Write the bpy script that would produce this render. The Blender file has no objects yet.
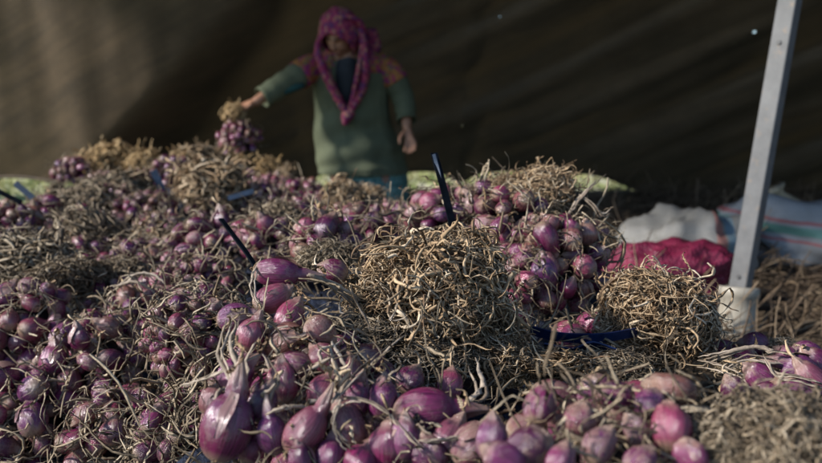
import bpy, bmesh, math, random
import numpy as np
from mathutils import Vector, Matrix, Quaternion

# ------------------------------------------------------------------ camera
sc = bpy.context.scene
COL = sc.collection
H = 0.676                       # eye height above the ground, metres
FPX = 800.0                     # focal length in photo pixels (822 wide)
PITCH = math.atan(131.5 / FPX)
cam = bpy.data.cameras.new('camera')
camo = bpy.data.objects.new('camera', cam)
COL.objects.link(camo)
camo.location = (0, 0, H)
camo.rotation_euler = (math.pi / 2 - PITCH, 0, 0)
cam.sensor_width = 36.0
cam.lens = 36.0 * FPX / 822.0
cam.clip_start = 0.02
cam.clip_end = 500
cam.dof.use_dof = True
cam.dof.focus_distance = 0.98
cam.dof.aperture_fstop = 5.0
sc.camera = camo

# ------------------------------------------------------------------ light
SUN_DIR = Vector((-1.0, -0.28, 0.62)).normalized()      # towards the sun
world = bpy.data.worlds.new('World')
sc.world = world
world.use_nodes = True
wn = world.node_tree
wn.nodes.clear()
sky = wn.nodes.new('ShaderNodeTexSky')
sky.sky_type = 'NISHITA'
sky.sun_disc = False
sky.sun_elevation = math.asin(SUN_DIR.z)
sky.dust_density = 0.4
sky.ozone_density = 4.0
sky.sun_rotation = math.atan2(SUN_DIR.x, SUN_DIR.y)
bg = wn.nodes.new('ShaderNodeBackground')
bg.inputs['Strength'].default_value = 0.14
wo = wn.nodes.new('ShaderNodeOutputWorld')
wn.links.new(sky.outputs[0], bg.inputs[0])
wn.links.new(bg.outputs[0], wo.inputs[0])
sl = bpy.data.lights.new('sun', 'SUN')
sl.energy = 4.6
sl.angle = math.radians(6)
sl.color = (1.0, 0.955, 0.90)
so = bpy.data.objects.new('sun', sl)
COL.objects.link(so)
so.rotation_euler = SUN_DIR.to_track_quat('Z', 'Y').to_euler()
sc.view_settings.view_transform = 'Standard'
sc.view_settings.look = 'None'
sc.view_settings.exposure = 0.55
sc.view_settings.gamma = 1.0
sc.view_settings.use_curve_mapping = False
sc.cycles.use_denoising = True
sc.cycles.max_bounces = 5
sc.cycles.diffuse_bounces = 3
sc.cycles.glossy_bounces = 2
sc.cycles.transmission_bounces = 3
sc.cycles.sample_clamp_indirect = 4.0

# ------------------------------------------------------------------ helpers
R = np.random.default_rng(11)
random.seed(11)
CF = np.array((0, math.cos(PITCH), -math.sin(PITCH)))
CU = np.array((0, math.sin(PITCH), math.cos(PITCH)))
CX = np.array((1.0, 0, 0))
CP = np.array((0, 0, H))


def W(u, v, d):
    """point at depth d metres seen where (u, v) of the 822x463 photo is"""
    return CP + d * (CF + CX * (u - 411) / FPX + CU * (231.5 - v) / FPX)


def mesh_from(name, verts, faces, mats=(), mat_idx=None, smooth=True, attr=None):
    me = bpy.data.meshes.new(name)
    me.from_pydata([tuple(map(float, v)) for v in verts] if not isinstance(verts, np.ndarray) else verts.tolist(),
                   [], faces if isinstance(faces, list) else faces.tolist())
    for m in mats:
        me.materials.append(m)
    if mat_idx is not None:
        me.polygons.foreach_set('material_index', np.asarray(mat_idx, dtype=np.int32))
    if smooth:
        me.polygons.foreach_set('use_smooth', np.ones(len(me.polygons), dtype=bool))
    if attr is not None:
        a = me.attributes.new('bc', 'FLOAT_VECTOR', 'POINT')
        a.data.foreach_set('vector', np.asarray(attr, dtype=np.float32).ravel())
    me.update()
    return me


def obj(name, me, parent=None, label=None, cat=None, group=None, kind=None):
    o = bpy.data.objects.new(name, me)
    COL.objects.link(o)
    if parent is not None:
        o.parent = parent
    if label:
        o['label'] = label
    if cat:
        o['category'] = cat
    if group:
        o['group'] = group
    if kind:
        o['kind'] = kind
    return o


def thing(name, loc, label, cat, group=None):
    o = obj(name, None, None, label, cat, group)
    o.location = tuple(loc)
    o.empty_display_size = 0.05
    return o


class Geo:
    """collects vertices and faces of one mesh"""
    def __init__(s):
        s.v, s.f, s.m, s.a, s.n = [], [], [], [], 0

    def add(s, v, f, mi=0, a=None):
        v = np.asarray(v, float)
        s.v.append(v)
        s.a.append(np.zeros((len(v), 3)) if a is None else np.asarray(a, float))
        n = s.n
        if isinstance(f, np.ndarray):
            s.f.extend((f + n).tolist())
        else:
            s.f.extend([[i + n for i in q] for q in f])
        s.m.extend([mi] * len(f))
        s.n += len(v)

    def mesh(s, name, mats, smooth=True):
        return mesh_from(name, np.concatenate(s.v), s.f, mats, s.m, smooth, np.concatenate(s.a))


def unit(a):
    return a / (np.linalg.norm(a, axis=-1, keepdims=True) + 1e-9)


def strands(P, D, L, Wd, S=9, wob=0.5, grav=0.0, kink=0.12, flat=0.28, shell=None, rng=R, taper=True):
    """curled dried leaves: N tapes of three-sided section following a wandering path"""
    N = len(P)
    P = np.array(P, float)
    D = unit(np.array(D, float))
    L = np.broadcast_to(np.asarray(L, float), (N,))
    Wd = np.broadcast_to(np.asarray(Wd, float), (N,))
    step = (L / S)[:, None]
    pts = [P.copy()]
    dirs = [D.copy()]
    n = rng.normal(size=(N, 3))
    curl = rng.normal(size=(N, 3)) * 0.5
    for i in range(S):
        n = 0.6 * n + 0.6 * rng.normal(size=(N, 3))
        curl = curl + np.cross(D, curl) * 0.4
        D = D + wob * (0.55 * n + 0.6 * curl)
        k = rng.random(N) < kink
        D[k] += rng.normal(size=(int(k.sum()), 3)) * 0.9
        D[:, 2] -= grav
        D = unit(D)
        P = P + D * step
        if shell is not None:
            c, rad, tgt, stiff = shell          # centre (3), radii (3), target shell per strand
            q = (P - c) / rad
            r = np.linalg.norm(q, axis=1, keepdims=True) + 1e-6
            P2 = c + rad * q / r * (r + (tgt[:, None] - r) * stiff[:, None])
            D = unit(P2 - pts[-1])
            P = pts[-1] + D * step
        pts.append(P.copy())
        dirs.append(D.copy())
    pts = np.stack(pts, 1)
    dirs = np.stack(dirs, 1)
    ref = unit(rng.normal(size=(N, 3)))[:, None, :]
    s1 = unit(np.cross(dirs, ref))
    n1 = np.cross(dirs, s1)
    tw = rng.normal(size=(N, 1)) * 2.0 * np.linspace(0, 1, S + 1)[None] + rng.random((N, 1)) * 6.28
    tw = tw[..., None]
    s2 = s1 * np.cos(tw) + n1 * np.sin(tw)
    n2 = -s1 * np.sin(tw) + n1 * np.cos(tw)
    t = np.linspace(0, 1, S + 1)
    prof = (0.45 + 0.55 * np.sin(np.pi * np.clip(t * 0.9 + 0.08, 0, 1)) ** 0.6) if taper else np.ones(S + 1)
    w = (Wd[:, None] * prof[None] * (1 + 0.22 * rng.normal(size=(N, S + 1)).clip(-1.5, 1.5)))[..., None]
    ring = np.stack([pts + s2 * w, pts - s2 * w, pts + n2 * w * flat], 2)    # N,S+1,3,3
    V = ring.reshape(-1, 3)
    base = (np.arange(N)[:, None] * (S + 1) + np.arange(S)[None]).reshape(-1) * 3
    F = []
    for a, b in ((0, 1), (1, 2), (2, 0)):
        F.append(np.stack([base + a, base + b, base + 3 + b, base + 3 + a], 1))
    return V, np.concatenate(F)


def rot_to(axis, spin=0.0):
    q = Vector(axis).to_track_quat('Z', 'Y')
    return q @ Quaternion((0, 0, 1), spin)


def sphere_pts(nu, nv):
    """unit sphere grid, z up: verts and quads"""
    v = [(0, 0, -1)]
    for j in range(1, nv):
        ph = -math.pi / 2 + math.pi * j / nv
        for i in range(nu):
            th = 2 * math.pi * i / nu
            v.append((math.cos(ph) * math.cos(th), math.cos(ph) * math.sin(th), math.sin(ph)))
    v.append((0, 0, 1))
    f = []
    for i in range(nu):
        f.append([0, 1 + (i + 1) % nu, 1 + i])
        for j in range(nv - 2):
            a = 1 + j * nu
            f.append([a + i, a + (i + 1) % nu, a + nu + (i + 1) % nu, a + nu + i])
        a = 1 + (nv - 2) * nu
        f.append([a + i, a + (i + 1) % nu, len(v) - 1])
    return np.array(v), f


def lump(c, rad, seed=0, amp=0.18, nu=18, nv=12):
    v, f = sphere_pts(nu, nv)
    rg = np.random.default_rng(seed)
    k = rg.normal(size=(6, 3)) * 2.5
    ph = rg.random(6) * 6.28
    d = sum(np.sin(v @ k[i] + ph[i]) for i in range(6)) / 6
    return np.asarray(c) + np.asarray(rad) * v * (1 + amp * d)[:, None], f


def tube(path, rad, seg=12, cap=True, squash=None):
    """round tube along a polyline with a radius per point (open grid, capped)"""
    path = np.asarray(path, float)
    n = len(path)
    rad = np.atleast_1d(np.asarray(rad, float))
    rad = np.interp(np.linspace(0, 1, n), np.linspace(0, 1, len(rad)), rad) if len(rad) > 1 else np.full(n, rad[0])
    t = np.gradient(path, axis=0)
    t = unit(t)
    up = np.array((0, 0, 1.0)) if abs(t[0][2]) < 0.9 else np.array((1.0, 0, 0))
    s = unit(np.cross(t[0], up))
    V = []
    for i in range(n):
        s = unit(s - t[i] * np.dot(s, t[i]))
        b = np.cross(t[i], s)
        for k in range(seg):
            a = 2 * math.pi * k / seg
            sq = 1.0 if squash is None else squash
            V.append(path[i] + rad[i] * (math.cos(a) * s + math.sin(a) * b * sq))
    F = []
    for i in range(n - 1):
        for k in range(seg):
            F.append([i * seg + k, i * seg + (k + 1) % seg, (i + 1) * seg + (k + 1) % seg, (i + 1) * seg + k])
    if cap:
        F.append(list(range(seg))[::-1])
        F.append(list(range((n - 1) * seg, n * seg)))
    return np.array(V), F


def smooth_path(pts, n=16):
    """Catmull-Rom through points"""
    p = np.asarray(pts, float)
    p = np.vstack([2 * p[0] - p[1], p, 2 * p[-1] - p[-2]])
    out = []
    m = len(p) - 3
    for t in np.linspace(0, m - 1e-6, n):
        i = int(t)
        x = t - i
        a, b, c, d = p[i:i + 4]
        out.append(0.5 * (2 * b + (c - a) * x + (2 * a - 5 * b + 4 * c - d) * x * x + (3 * b - a - 3 * c + d) * x ** 3))
    return np.array(out)


def ribbon(path, side, width, thick):
    """flat strap with real thickness along a path"""
    path = np.asarray(path, float)
    n = len(path)
    t = unit(np.gradient(path, axis=0))
    side = np.broadcast_to(np.asarray(side, float), (n, 3))
    s = unit(side - t * np.sum(side * t, axis=1, keepdims=True))
    nn = np.cross(t, s)
    width = np.broadcast_to(np.asarray(width, float), (n,))[:, None]
    ring = np.stack([path + s * width / 2 + nn * thick / 2, path - s * width / 2 + nn * thick / 2,
                     path - s * width / 2 - nn * thick / 2, path + s * width / 2 - nn * thick / 2], 1)
    V = ring.reshape(-1, 3)
    F = []
    for i in range(n - 1):
        for k in range(4):
            F.append([i * 4 + k, i * 4 + (k + 1) % 4, i * 4 + 4 + (k + 1) % 4, i * 4 + 4 + k])
    F += [[3, 2, 1, 0], [n * 4 - 4, n * 4 - 3, n * 4 - 2, n * 4 - 1]]
    return V, F


# ------------------------------------------------------------------ materials
def new_mat(name, rough=0.7):
    m = bpy.data.materials.new(name)
    m.use_nodes = True
    nt = m.node_tree
    b = nt.nodes['Principled BSDF']
    b.inputs['Roughness'].default_value = rough
    return m, nt, b


def N(nt, t, **kw):
    n = nt.nodes.new(t)
    for k, v in kw.items():
        setattr(n, k, v)
    return n


def ramp(nt, stops, fac=None):
    r = N(nt, 'ShaderNodeValToRGB')
    el = r.color_ramp.elements
    while len(el) < len(stops):
        el.new(0.5)
    for e, (p, c) in zip(el, stops):
        e.position = p
        e.color = (*c, 1)
    if fac is not None:
        nt.links.new(fac, r.inputs[0])
    return r


def mixc(nt, fac, a, b, mode='MIX'):
    m = N(nt, 'ShaderNodeMix', data_type='RGBA', blend_type=mode)
    for s, x in ((m.inputs[0], fac), (m.inputs[6], a), (m.inputs[7], b)):
        if isinstance(x, (int, float)):
            s.default_value = x
        elif isinstance(x, tuple):
            s.default_value = (*x, 1)
        else:
            nt.links.new(x, s)
    return m.outputs[2]


def noise(nt, vec, scale, detail=4, rough=0.55, dist=0.0):
    n = N(nt, 'ShaderNodeTexNoise')
    n.inputs['Scale'].default_value = scale
    n.inputs['Detail'].default_value = detail
    n.inputs['Roughness'].default_value = rough
    n.inputs['Distortion'].default_value = dist
    if vec is not None:
        nt.links.new(vec, n.inputs['Vector'])
    return n.outputs['Fac']


def mathn(nt, op, a, b=None, clamp=False):
    m = N(nt, 'ShaderNodeMath', operation=op, use_clamp=clamp)
    for s, x in ((m.inputs[0], a), (m.inputs[1], b)):
        if x is None:
            continue
        if isinstance(x, (int, float)):
            s.default_value = x
        else:
            nt.links.new(x, s)
    return m.outputs[0]


def bump(nt, bsdf, h, strength, dist):
    b = N(nt, 'ShaderNodeBump')
    b.inputs['Strength'].default_value = strength
    b.inputs['Distance'].default_value = dist
    nt.links.new(h, b.inputs['Height'])
    nt.links.new(b.outputs[0], bsdf.inputs['Normal'])


def straw_mat(name, stops, rough=0.75):
    m, nt, b = new_mat(name, rough)
    g = N(nt, 'ShaderNodeNewGeometry')
    oi = N(nt, 'ShaderNodeObjectInfo')
    r = mathn(nt, 'FRACT', mathn(nt, 'ADD', g.outputs['Random Per Island'], oi.outputs['Random']))
    cr = ramp(nt, stops, r)
    tc = N(nt, 'ShaderNodeTexCoord')
    n1 = noise(nt, g.outputs['Position'], 90, 3)
    mul = ramp(nt, [(0.3, (0.55, 0.52, 0.5)), (0.7, (1.15, 1.1, 1.05))], n1)
    c = mixc(nt, 1.0, cr.outputs[0], mul.outputs[0], 'MULTIPLY')
    nt.links.new(c, b.inputs['Base Color'])
    b.inputs['Specular IOR Level'].default_value = 0.35
    bump(nt, b, noise(nt, g.outputs['Position'], 260, 2), 0.5, 0.002)
    return m


STRAW = straw_mat('dry_leaf', [(0.0, (0.13, 0.08, 0.045)), (0.25, (0.30, 0.205, 0.115)), (0.55, (0.46, 0.335, 0.20)),
                               (0.8, (0.54, 0.42, 0.27)), (1.0, (0.62, 0.53, 0.40))])
STRAWG = straw_mat('dry_leaf_grey', [(0.0, (0.09, 0.068, 0.048)), (0.3, (0.20, 0.155, 0.10)), (0.6, (0.32, 0.255, 0.17)),
                                     (1.0, (0.48, 0.41, 0.30))])
STRAWT = straw_mat('dry_leaf_tan', [(0.0, (0.26, 0.16, 0.07)), (0.4, (0.46, 0.32, 0.15)), (1.0, (0.62, 0.47, 0.27))])
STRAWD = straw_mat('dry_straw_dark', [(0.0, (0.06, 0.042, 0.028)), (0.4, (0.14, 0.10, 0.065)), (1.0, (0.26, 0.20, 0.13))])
PALE = straw_mat('pale_leaf', [(0.0, (0.19, 0.15, 0.115)), (0.5, (0.33, 0.275, 0.21)), (1.0, (0.45, 0.385, 0.31))], 0.6)


def bulb_mat(name='shallot_skin', dusty=0.0):
    m, nt, b = new_mat(name, 0.36)
    at = N(nt, 'ShaderNodeAttribute', attribute_name='bc')
    g = N(nt, 'ShaderNodeNewGeometry')
    oi = N(nt, 'ShaderNodeObjectInfo')
    rnd = mathn(nt, 'FRACT', mathn(nt, 'ADD', mathn(nt, 'MULTIPLY', g.outputs['Random Per Island'], 7.31), oi.outputs['Random']))
    rnd2 = mathn(nt, 'FRACT', mathn(nt, 'MULTIPLY', rnd, 17.77))
    base = ramp(nt, [(0.0, (0.050, 0.008, 0.034)), (0.2, (0.16, 0.016, 0.062)), (0.42, (0.105, 0.022, 0.085)), (0.6, (0.24, 0.040, 0.085)),
                     (0.78, (0.15, 0.045, 0.065)), (1.0, (0.20, 0.085, 0.065))], rnd)
    # longitudinal veins
    sep = N(nt, 'ShaderNodeSeparateXYZ')
    nt.links.new(at.outputs['Vector'], sep.inputs[0])
    cmb = N(nt, 'ShaderNodeCombineXYZ')
    nt.links.new(mathn(nt, 'ADD', sep.outputs[0], mathn(nt, 'MULTIPLY', rnd, 9)), cmb.inputs[0])
    nt.links.new(mathn(nt, 'ADD', sep.outputs[1], mathn(nt, 'MULTIPLY', rnd2, 5)), cmb.inputs[1])
    nt.links.new(mathn(nt, 'MULTIPLY', sep.outputs[2], 0.22), cmb.inputs[2])
    vein = noise(nt, cmb.outputs[0], 15, 4, 0.7)
    vr = ramp(nt, [(0.36, (0.34, 0.22, 0.30)), (0.5, (0.95, 0.95, 0.95)), (0.68, (1.7, 1.75, 1.7))], vein)
    c = mixc(nt, 0.85, base.outputs[0], vr.outputs[0], 'MULTIPLY')
    # papery dull patches
    tc = N(nt, 'ShaderNodeTexCoord')
    cm2 = N(nt, 'ShaderNodeCombineXYZ')
    nt.links.new(mathn(nt, 'ADD', sep.outputs[0], mathn(nt, 'MULTIPLY', rnd2, 11)), cm2.inputs[0])
    nt.links.new(mathn(nt, 'ADD', sep.outputs[1], mathn(nt, 'MULTIPLY', rnd, 7)), cm2.inputs[1])
    nt.links.new(mathn(nt, 'MULTIPLY', sep.outputs[2], 1.8), cm2.inputs[2])
    pat = noise(nt, cm2.outputs[0], 1.9, 6, 0.65, 0.8)
    thr = mathn(nt, 'ADD', pat, mathn(nt, 'MULTIPLY', mathn(nt, 'SUBTRACT', rnd2, 0.5 - dusty), 0.28))
    pr = ramp(nt, [(0.60, (0, 0, 0)), (0.68, (1, 1, 1))], thr)
    paper = mixc(nt, vein, (0.13, 0.055, 0.05), (0.28, 0.17, 0.13))
    c = mixc(nt, mathn(nt, 'MULTIPLY', pr.outputs[0], 0.75), c, paper)
    # soil dust
    du = noise(nt, g.outputs['Position'], 85, 5, 0.7)
    dr = ramp(nt, [(0.5, (0, 0, 0)), (0.72, (1, 1, 1))], du)
    c = mixc(nt, mathn(nt, 'MULTIPLY', dr.outputs[0], 0.42 + dusty * 0.5), c, (0.20, 0.145, 0.11))
    # root end brown, neck fading to straw
    zr = ramp(nt, [(0.02, (1, 1, 1)), (0.13, (0, 0, 0))], sep.outputs[2])
    c = mixc(nt, mathn(nt, 'MULTIPLY', zr.outputs[0], 0.8), c, (0.30, 0.21, 0.14))
    zn = ramp(nt, [(0.72, (0, 0, 0)), (0.98, (1, 1, 1))], mathn(nt, 'ADD', sep.outputs[2], mathn(nt, 'MULTIPLY', vein, 0.12)))
    c = mixc(nt, mathn(nt, 'MULTIPLY', zn.outputs[0], 0.85), c, (0.33, 0.22, 0.16))
    nt.links.new(c, b.inputs['Base Color'])
    rr = mathn(nt, 'ADD', mathn(nt, 'MULTIPLY', pr.outputs[0], 0.25), mathn(nt, 'ADD', mathn(nt, 'MULTIPLY', dr.outputs[0], 0.3), 0.16), True)
    nt.links.new(rr, b.inputs['Roughness'])
    b.inputs['Specular IOR Level'].default_value = 0.75
    h = mathn(nt, 'ADD', mathn(nt, 'MULTIPLY', vein, 1.0), mathn(nt, 'ADD', mathn(nt, 'MULTIPLY', pr.outputs[0], 0.35), mathn(nt, 'MULTIPLY', du, 0.4)))
    bump(nt, b, h, 0.55, 0.0022)
    return m


BULB = bulb_mat()
DUSTYB = bulb_mat('dusty_shallot_skin', 0.22)


def simple(name, col, rough=0.6, nscale=0, namp=0.3, bstr=0.0, bdist=0.002, spec=0.4, col2=None):
    m, nt, b = new_mat(name, rough)
    b.inputs['Specular IOR Level'].default_value = spec
    if nscale:
        tc = N(nt, 'ShaderNodeTexCoord')
        n = noise(nt, tc.outputs['Object'], nscale, 6, 0.6)
        c2 = col2 or tuple(x * (1 - namp) for x in col)
        r = ramp(nt, [(0.35, c2), (0.68, col)], n)
        nt.links.new(r.outputs[0], b.inputs['Base Color'])
        if bstr:
            bump(nt, b, n, bstr, bdist)
    else:
        b.inputs['Base Color'].default_value = (*col, 1)
    return m


BLACKP = simple('black_plastic_strap', (0.008, 0.010, 0.014), 0.6, 60, 0.5, 0.3, spec=0.0)
BLUEP = simple('blue_plastic_strap', (0.010, 0.024, 0.085), 0.4, 50, 0.5, 0.4)
SLATEP = simple('slate_blue_strap', (0.018, 0.036, 0.07), 0.45, 50, 0.4, 0.3)

# ------------------------------------------------------------------ tarpaulin
# a roof sheet coming down behind the woman; its hem hangs a little above the ground
def sstep(x, a, b):
    t = np.clip((x - a) / (b - a), 0, 1)
    return t * t * (3 - 2 * t)


def tarp_mat():
    m, nt, b = new_mat('brown_tarpaulin', 0.62)
    tc = N(nt, 'ShaderNodeTexCoord')
    sp = N(nt, 'ShaderNodeSeparateXYZ')
    nt.links.new(tc.outputs['Object'], sp.inputs[0])
    n1 = noise(nt, tc.outputs['Object'], 2.2, 6, 0.65)
    n2 = noise(nt, tc.outputs['Object'], 30, 5, 0.6)
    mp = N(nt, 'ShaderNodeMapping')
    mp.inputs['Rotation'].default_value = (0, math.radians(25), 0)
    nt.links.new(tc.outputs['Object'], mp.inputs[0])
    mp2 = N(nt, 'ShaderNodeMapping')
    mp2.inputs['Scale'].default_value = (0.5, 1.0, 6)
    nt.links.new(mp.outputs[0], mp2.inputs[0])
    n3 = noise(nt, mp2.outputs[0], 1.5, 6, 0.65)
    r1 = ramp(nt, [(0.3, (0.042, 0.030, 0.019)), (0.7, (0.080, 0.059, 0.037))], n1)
    r3 = ramp(nt, [(0.32, (0.62, 0.60, 0.60)), (0.68, (1.38, 1.28, 1.2))], n3)  # diagonal streaks: dirt, plus wrinkle shading put into the colour
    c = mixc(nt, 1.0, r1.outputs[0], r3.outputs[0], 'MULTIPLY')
    r2 = ramp(nt, [(0.60, (0, 0, 0)), (0.75, (1, 1, 1))], n2)
    c = mixc(nt, mathn(nt, 'MULTIPLY', r2.outputs[0], 0.35), c, (0.11, 0.085, 0.06))
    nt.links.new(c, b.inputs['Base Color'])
    b.inputs['Specular IOR Level'].default_value = 0.25
    bump(nt, b, n2, 0.25, 0.004)
    tr = N(nt, 'ShaderNodeBsdfTranslucent')
    tr.inputs[0].default_value = (0.22, 0.17, 0.085, 1)
    mx = N(nt, 'ShaderNodeMixShader')
    mx.inputs[0].default_value = 0.035
    nt.links.new(b.outputs[0], mx.inputs[1])
    nt.links.new(tr.outputs[0], mx.inputs[2])
    nt.links.new(mx.outputs[0], nt.nodes['Material Output'].inputs[0])
    return m


TARP = tarp_mat()


def tarp_point(x, s):
    """x across, s along the sheet from the hem upwards"""
    hem = 0.115 + 0.018 * sstep(x, -0.4, 0.1) - 0.10 * sstep(x, -2.3, -2.05) * (1 - sstep(x, -0.85, -0.68)) - 0.07 * np.exp(-((x - 0.38) / 0.10) ** 2) - 0.20 * sstep(x, 1.2, 2.1)
    # profile of the sheet: steep wall bending over into a roof
    z = np.where(s < 2.6, hem + s * 0.80, hem + 2.08 + (s - 2.6) * 0.30)
    y = np.where(s < 2.6, 6.15 - s * 0.60, 6.15 - 1.56 - (s - 2.6) * 0.95)
    # right side, out of view, brought down to shut out light from there
    z = np.maximum(z - np.clip(x - 3.3, 0, 5) * 2.2 * sstep(s, 0.0, 1.5), np.minimum(z, 0.0))
    # left drape in front of a diagonal fold
    q = (x + 1.75) - 1.15 * (z - 0.12)
    bulge = sstep(-q, -0.02, 0.55) * (1 - sstep(s, 1.9, 3.2))
    y = y - (0.95 - 0.40 * np.clip(z, 0, 2.0)) * bulge
    y = y + 0.09 * np.clip(-x - 1.2, 0, 3) ** 2 * bulge
    z = z + 0.03 * bulge * (1 - sstep(s, 0, 0.5))
    # long shallow folds running up to the right
    p = z * 0.91 - x * 0.42
    right = sstep(q, -0.1, 0.6)
    wv = (0.030 * np.sin(p * 9.0 + 0.7 * np.sin(x * 1.3)) + 0.022 * np.sin(p * 17 + 1.1 + 0.9 * np.sin(x * 0.9 + 1)) + 0.022 * (np.abs(np.sin(p * 13 + 0.8 * np.sin(x * 1.7))) ** 0.6 - 0.6) + 0.009 * np.sin(p * 39 + np.sin(x * 2.2) * 1.5))
    y = y - right * wv * sstep(s, 0, 0.5)
    # vertical sags on the left drape
    wl = 0.030 * np.sin(x * 2.6 - z * 1.2) + 0.008 * np.sin(x * 12 + z * 2.5) + 0.003 * np.sin(x * 29 - z * 4)
    y = y - (1 - right) * wl * sstep(s, 0, 0.6)
    # hem waves
    y = y + 0.04 * np.sin(x * 4.1) * (1 - sstep(s, 0, 0.5))
    z = z + 0.010 * np.sin(x * 9.0 + 1) * (1 - sstep(s, 0, 0.3))
    return np.stack([x, y, z], -1)


def find_xs(u, v):
    """sheet coordinates seen at a photo pixel (search)"""
    xs = np.linspace(-3, 4, 240)
    ss = np.linspace(0, 2.6, 200)
    X, S_ = np.meshgrid(xs, ss)
    P = tarp_point(X, S_) - CP
    dep = P @ CF
    e = (P[..., 0] / dep * FPX + 411 - u) ** 2 + (231.5 - (P @ CU) / dep * FPX - v) ** 2
    i = np.unravel_index(np.argmin(e), e.shape)
    return X[i], S_[i]


def build_tarp():
    xs = list(np.linspace(-3.6, 4.6, 170))
    ss = list(np.linspace(0, 2.6, 62)) + list(np.linspace(2.7, 5.9, 18))
    holes = []
    for (u, v, w) in ((755, 33, 0.008), (498, 16, 0.003), (461, 126, 0.0025)):
        x, s = find_xs(u, v)
        holes.append((x, s))
        xs = [a for a in xs if abs(a - x) > w * 1.2] + [x - w, x + w]
        ss = [a for a in ss if abs(a - s) > w * 1.2] + [s - w * 0.8, s + w * 0.8]
    xs = np.sort(np.array(xs))
    ss = np.sort(np.array(ss))
    X, S_ = np.meshgrid(xs, ss)
    V = tarp_point(X, S_).reshape(-1, 3)
    nx = len(xs)
    F = []
    for j in range(len(ss) - 1):
        for i in range(nx - 1):
            if any(xs[i] < hx < xs[i + 1] and ss[j] < hs < ss[j + 1] for hx, hs in holes):
                continue
            F.append([j * nx + i, j * nx + i + 1, (j + 1) * nx + i + 1, (j + 1) * nx + i])
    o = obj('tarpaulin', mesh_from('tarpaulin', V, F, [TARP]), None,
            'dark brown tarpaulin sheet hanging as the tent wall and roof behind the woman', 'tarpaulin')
    # rolled hem
    hx = np.linspace(-3.6, 4.6, 120)
    hp = tarp_point(hx, np.zeros_like(hx))
    v, f = tube(hp, 0.012, 6)
    obj('hem', mesh_from('hem', v, f, [TARP]), o)
    return o


build_tarp()

# ------------------------------------------------------------------ ground
def ground_mat():
    m, nt, b = new_mat('soil', 0.95)
    tc = N(nt, 'ShaderNodeTexCoord')
    n1 = noise(nt, tc.outputs['Object'], 3, 8, 0.65)
    n2 = noise(nt, tc.outputs['Object'], 45, 5, 0.7)
    r = ramp(nt, [(0.3, (0.06, 0.043, 0.03)), (0.7, (0.14, 0.10, 0.066))], mathn(nt, 'ADD', mathn(nt, 'MULTIPLY', n1, 0.5), mathn(nt, 'MULTIPLY', n2, 0.5)))
    sp = N(nt, 'ShaderNodeSeparateXYZ')
    nt.links.new(tc.outputs['Object'], sp.inputs[0])
    gmp = N(nt, 'ShaderNodeMapping')
    gmp.inputs['Scale'].default_value = (7, 0.9, 1)
    nt.links.new(tc.outputs['Object'], gmp.inputs[0])
    gr = ramp(nt, [(0.36, (0.10, 0.15, 0.035)), (0.5, (0.42, 0.42, 0.17)), (0.62, (0.66, 0.61, 0.42))], noise(nt, gmp.outputs[0], 1.0, 5, 0.6))
    far = ramp(nt, [(0.0, (0, 0, 0)), (1, (1, 1, 1))], mathn(nt, 'MAXIMUM', mathn(nt, 'MULTIPLY', mathn(nt, 'SUBTRACT', sp.outputs[1], 6.1), 4.0, True), mathn(nt, 'MULTIPLY', mathn(nt, 'SUBTRACT', -2.25, sp.outputs[0]), 4.0, True)))
    c = mixc(nt, far.outputs[0], r.outputs[0], gr.outputs[0])
    nt.links.new(c, b.inputs['Base Color'])
    b.inputs['Specular IOR Level'].default_value = 0.1
    bump(nt, b, n2, 0.8, 0.02)
    return m


def build_ground():
    xs = np.concatenate([np.linspace(-200, -6, 12), np.linspace(-5.5, 6, 60), np.linspace(7, 200, 12)])
    ys = np.concatenate([np.linspace(-200, -3, 10), np.linspace(-2.5, 10, 64), np.linspace(12, 400, 14)])
    X, Y = np.meshgrid(xs, ys)
    near = (np.abs(X) < 6) & (Y < 10) & (Y > -3)
    Z = np.where(near, 0.012 * np.sin(X * 5 + 1.3 * np.sin(Y * 3)) + 0.010 * np.sin(Y * 7 + X * 3), 0) - 0.02
    V = np.stack([X, Y, Z], -1).reshape(-1, 3)
    nx = len(xs)
    F = [[j * nx + i, j * nx + i + 1, (j + 1) * nx + i + 1, (j + 1) * nx + i] for j in range(len(ys) - 1) for i in range(nx - 1)]
    return obj('ground', mesh_from('ground', V, F, [ground_mat()]), kind='structure')


build_ground()

# grass in the sun beyond the hem
GRASS = straw_mat('grass', [(0.0, (0.20, 0.30, 0.07)), (0.4, (0.38, 0.44, 0.13)), (0.7, (0.55, 0.53, 0.24)), (1.0, (0.66, 0.60, 0.40))], 0.6)
n = 5000
gx = R.uniform(-6.0, 3.4, n)
P = np.stack([gx, np.where(gx < -1.6, 5.5, 6.35) + R.gamma(1.6, 1.1, n), np.full(n, -0.02)], 1)
D = np.stack([R.normal(0, 0.4, n), R.normal(0, 0.4, n), np.ones(n)], 1)
cl = 0.6 + 0.7 * (np.sin(P[:, 0] * 9 + 2 * np.sin(P[:, 1] * 3)) > 0.2)
v, f = strands(P, D, R.uniform(0.05, 0.17, n) * cl, R.uniform(0.003, 0.007, n), S=4, wob=0.25, grav=0.12, kink=0.03, flat=0.2)
obj('grass', mesh_from('grass', v, f, [GRASS]), None, 'sunlit yellow green grass outside below the tarpaulin hem', 'grass', kind='stuff')

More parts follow.
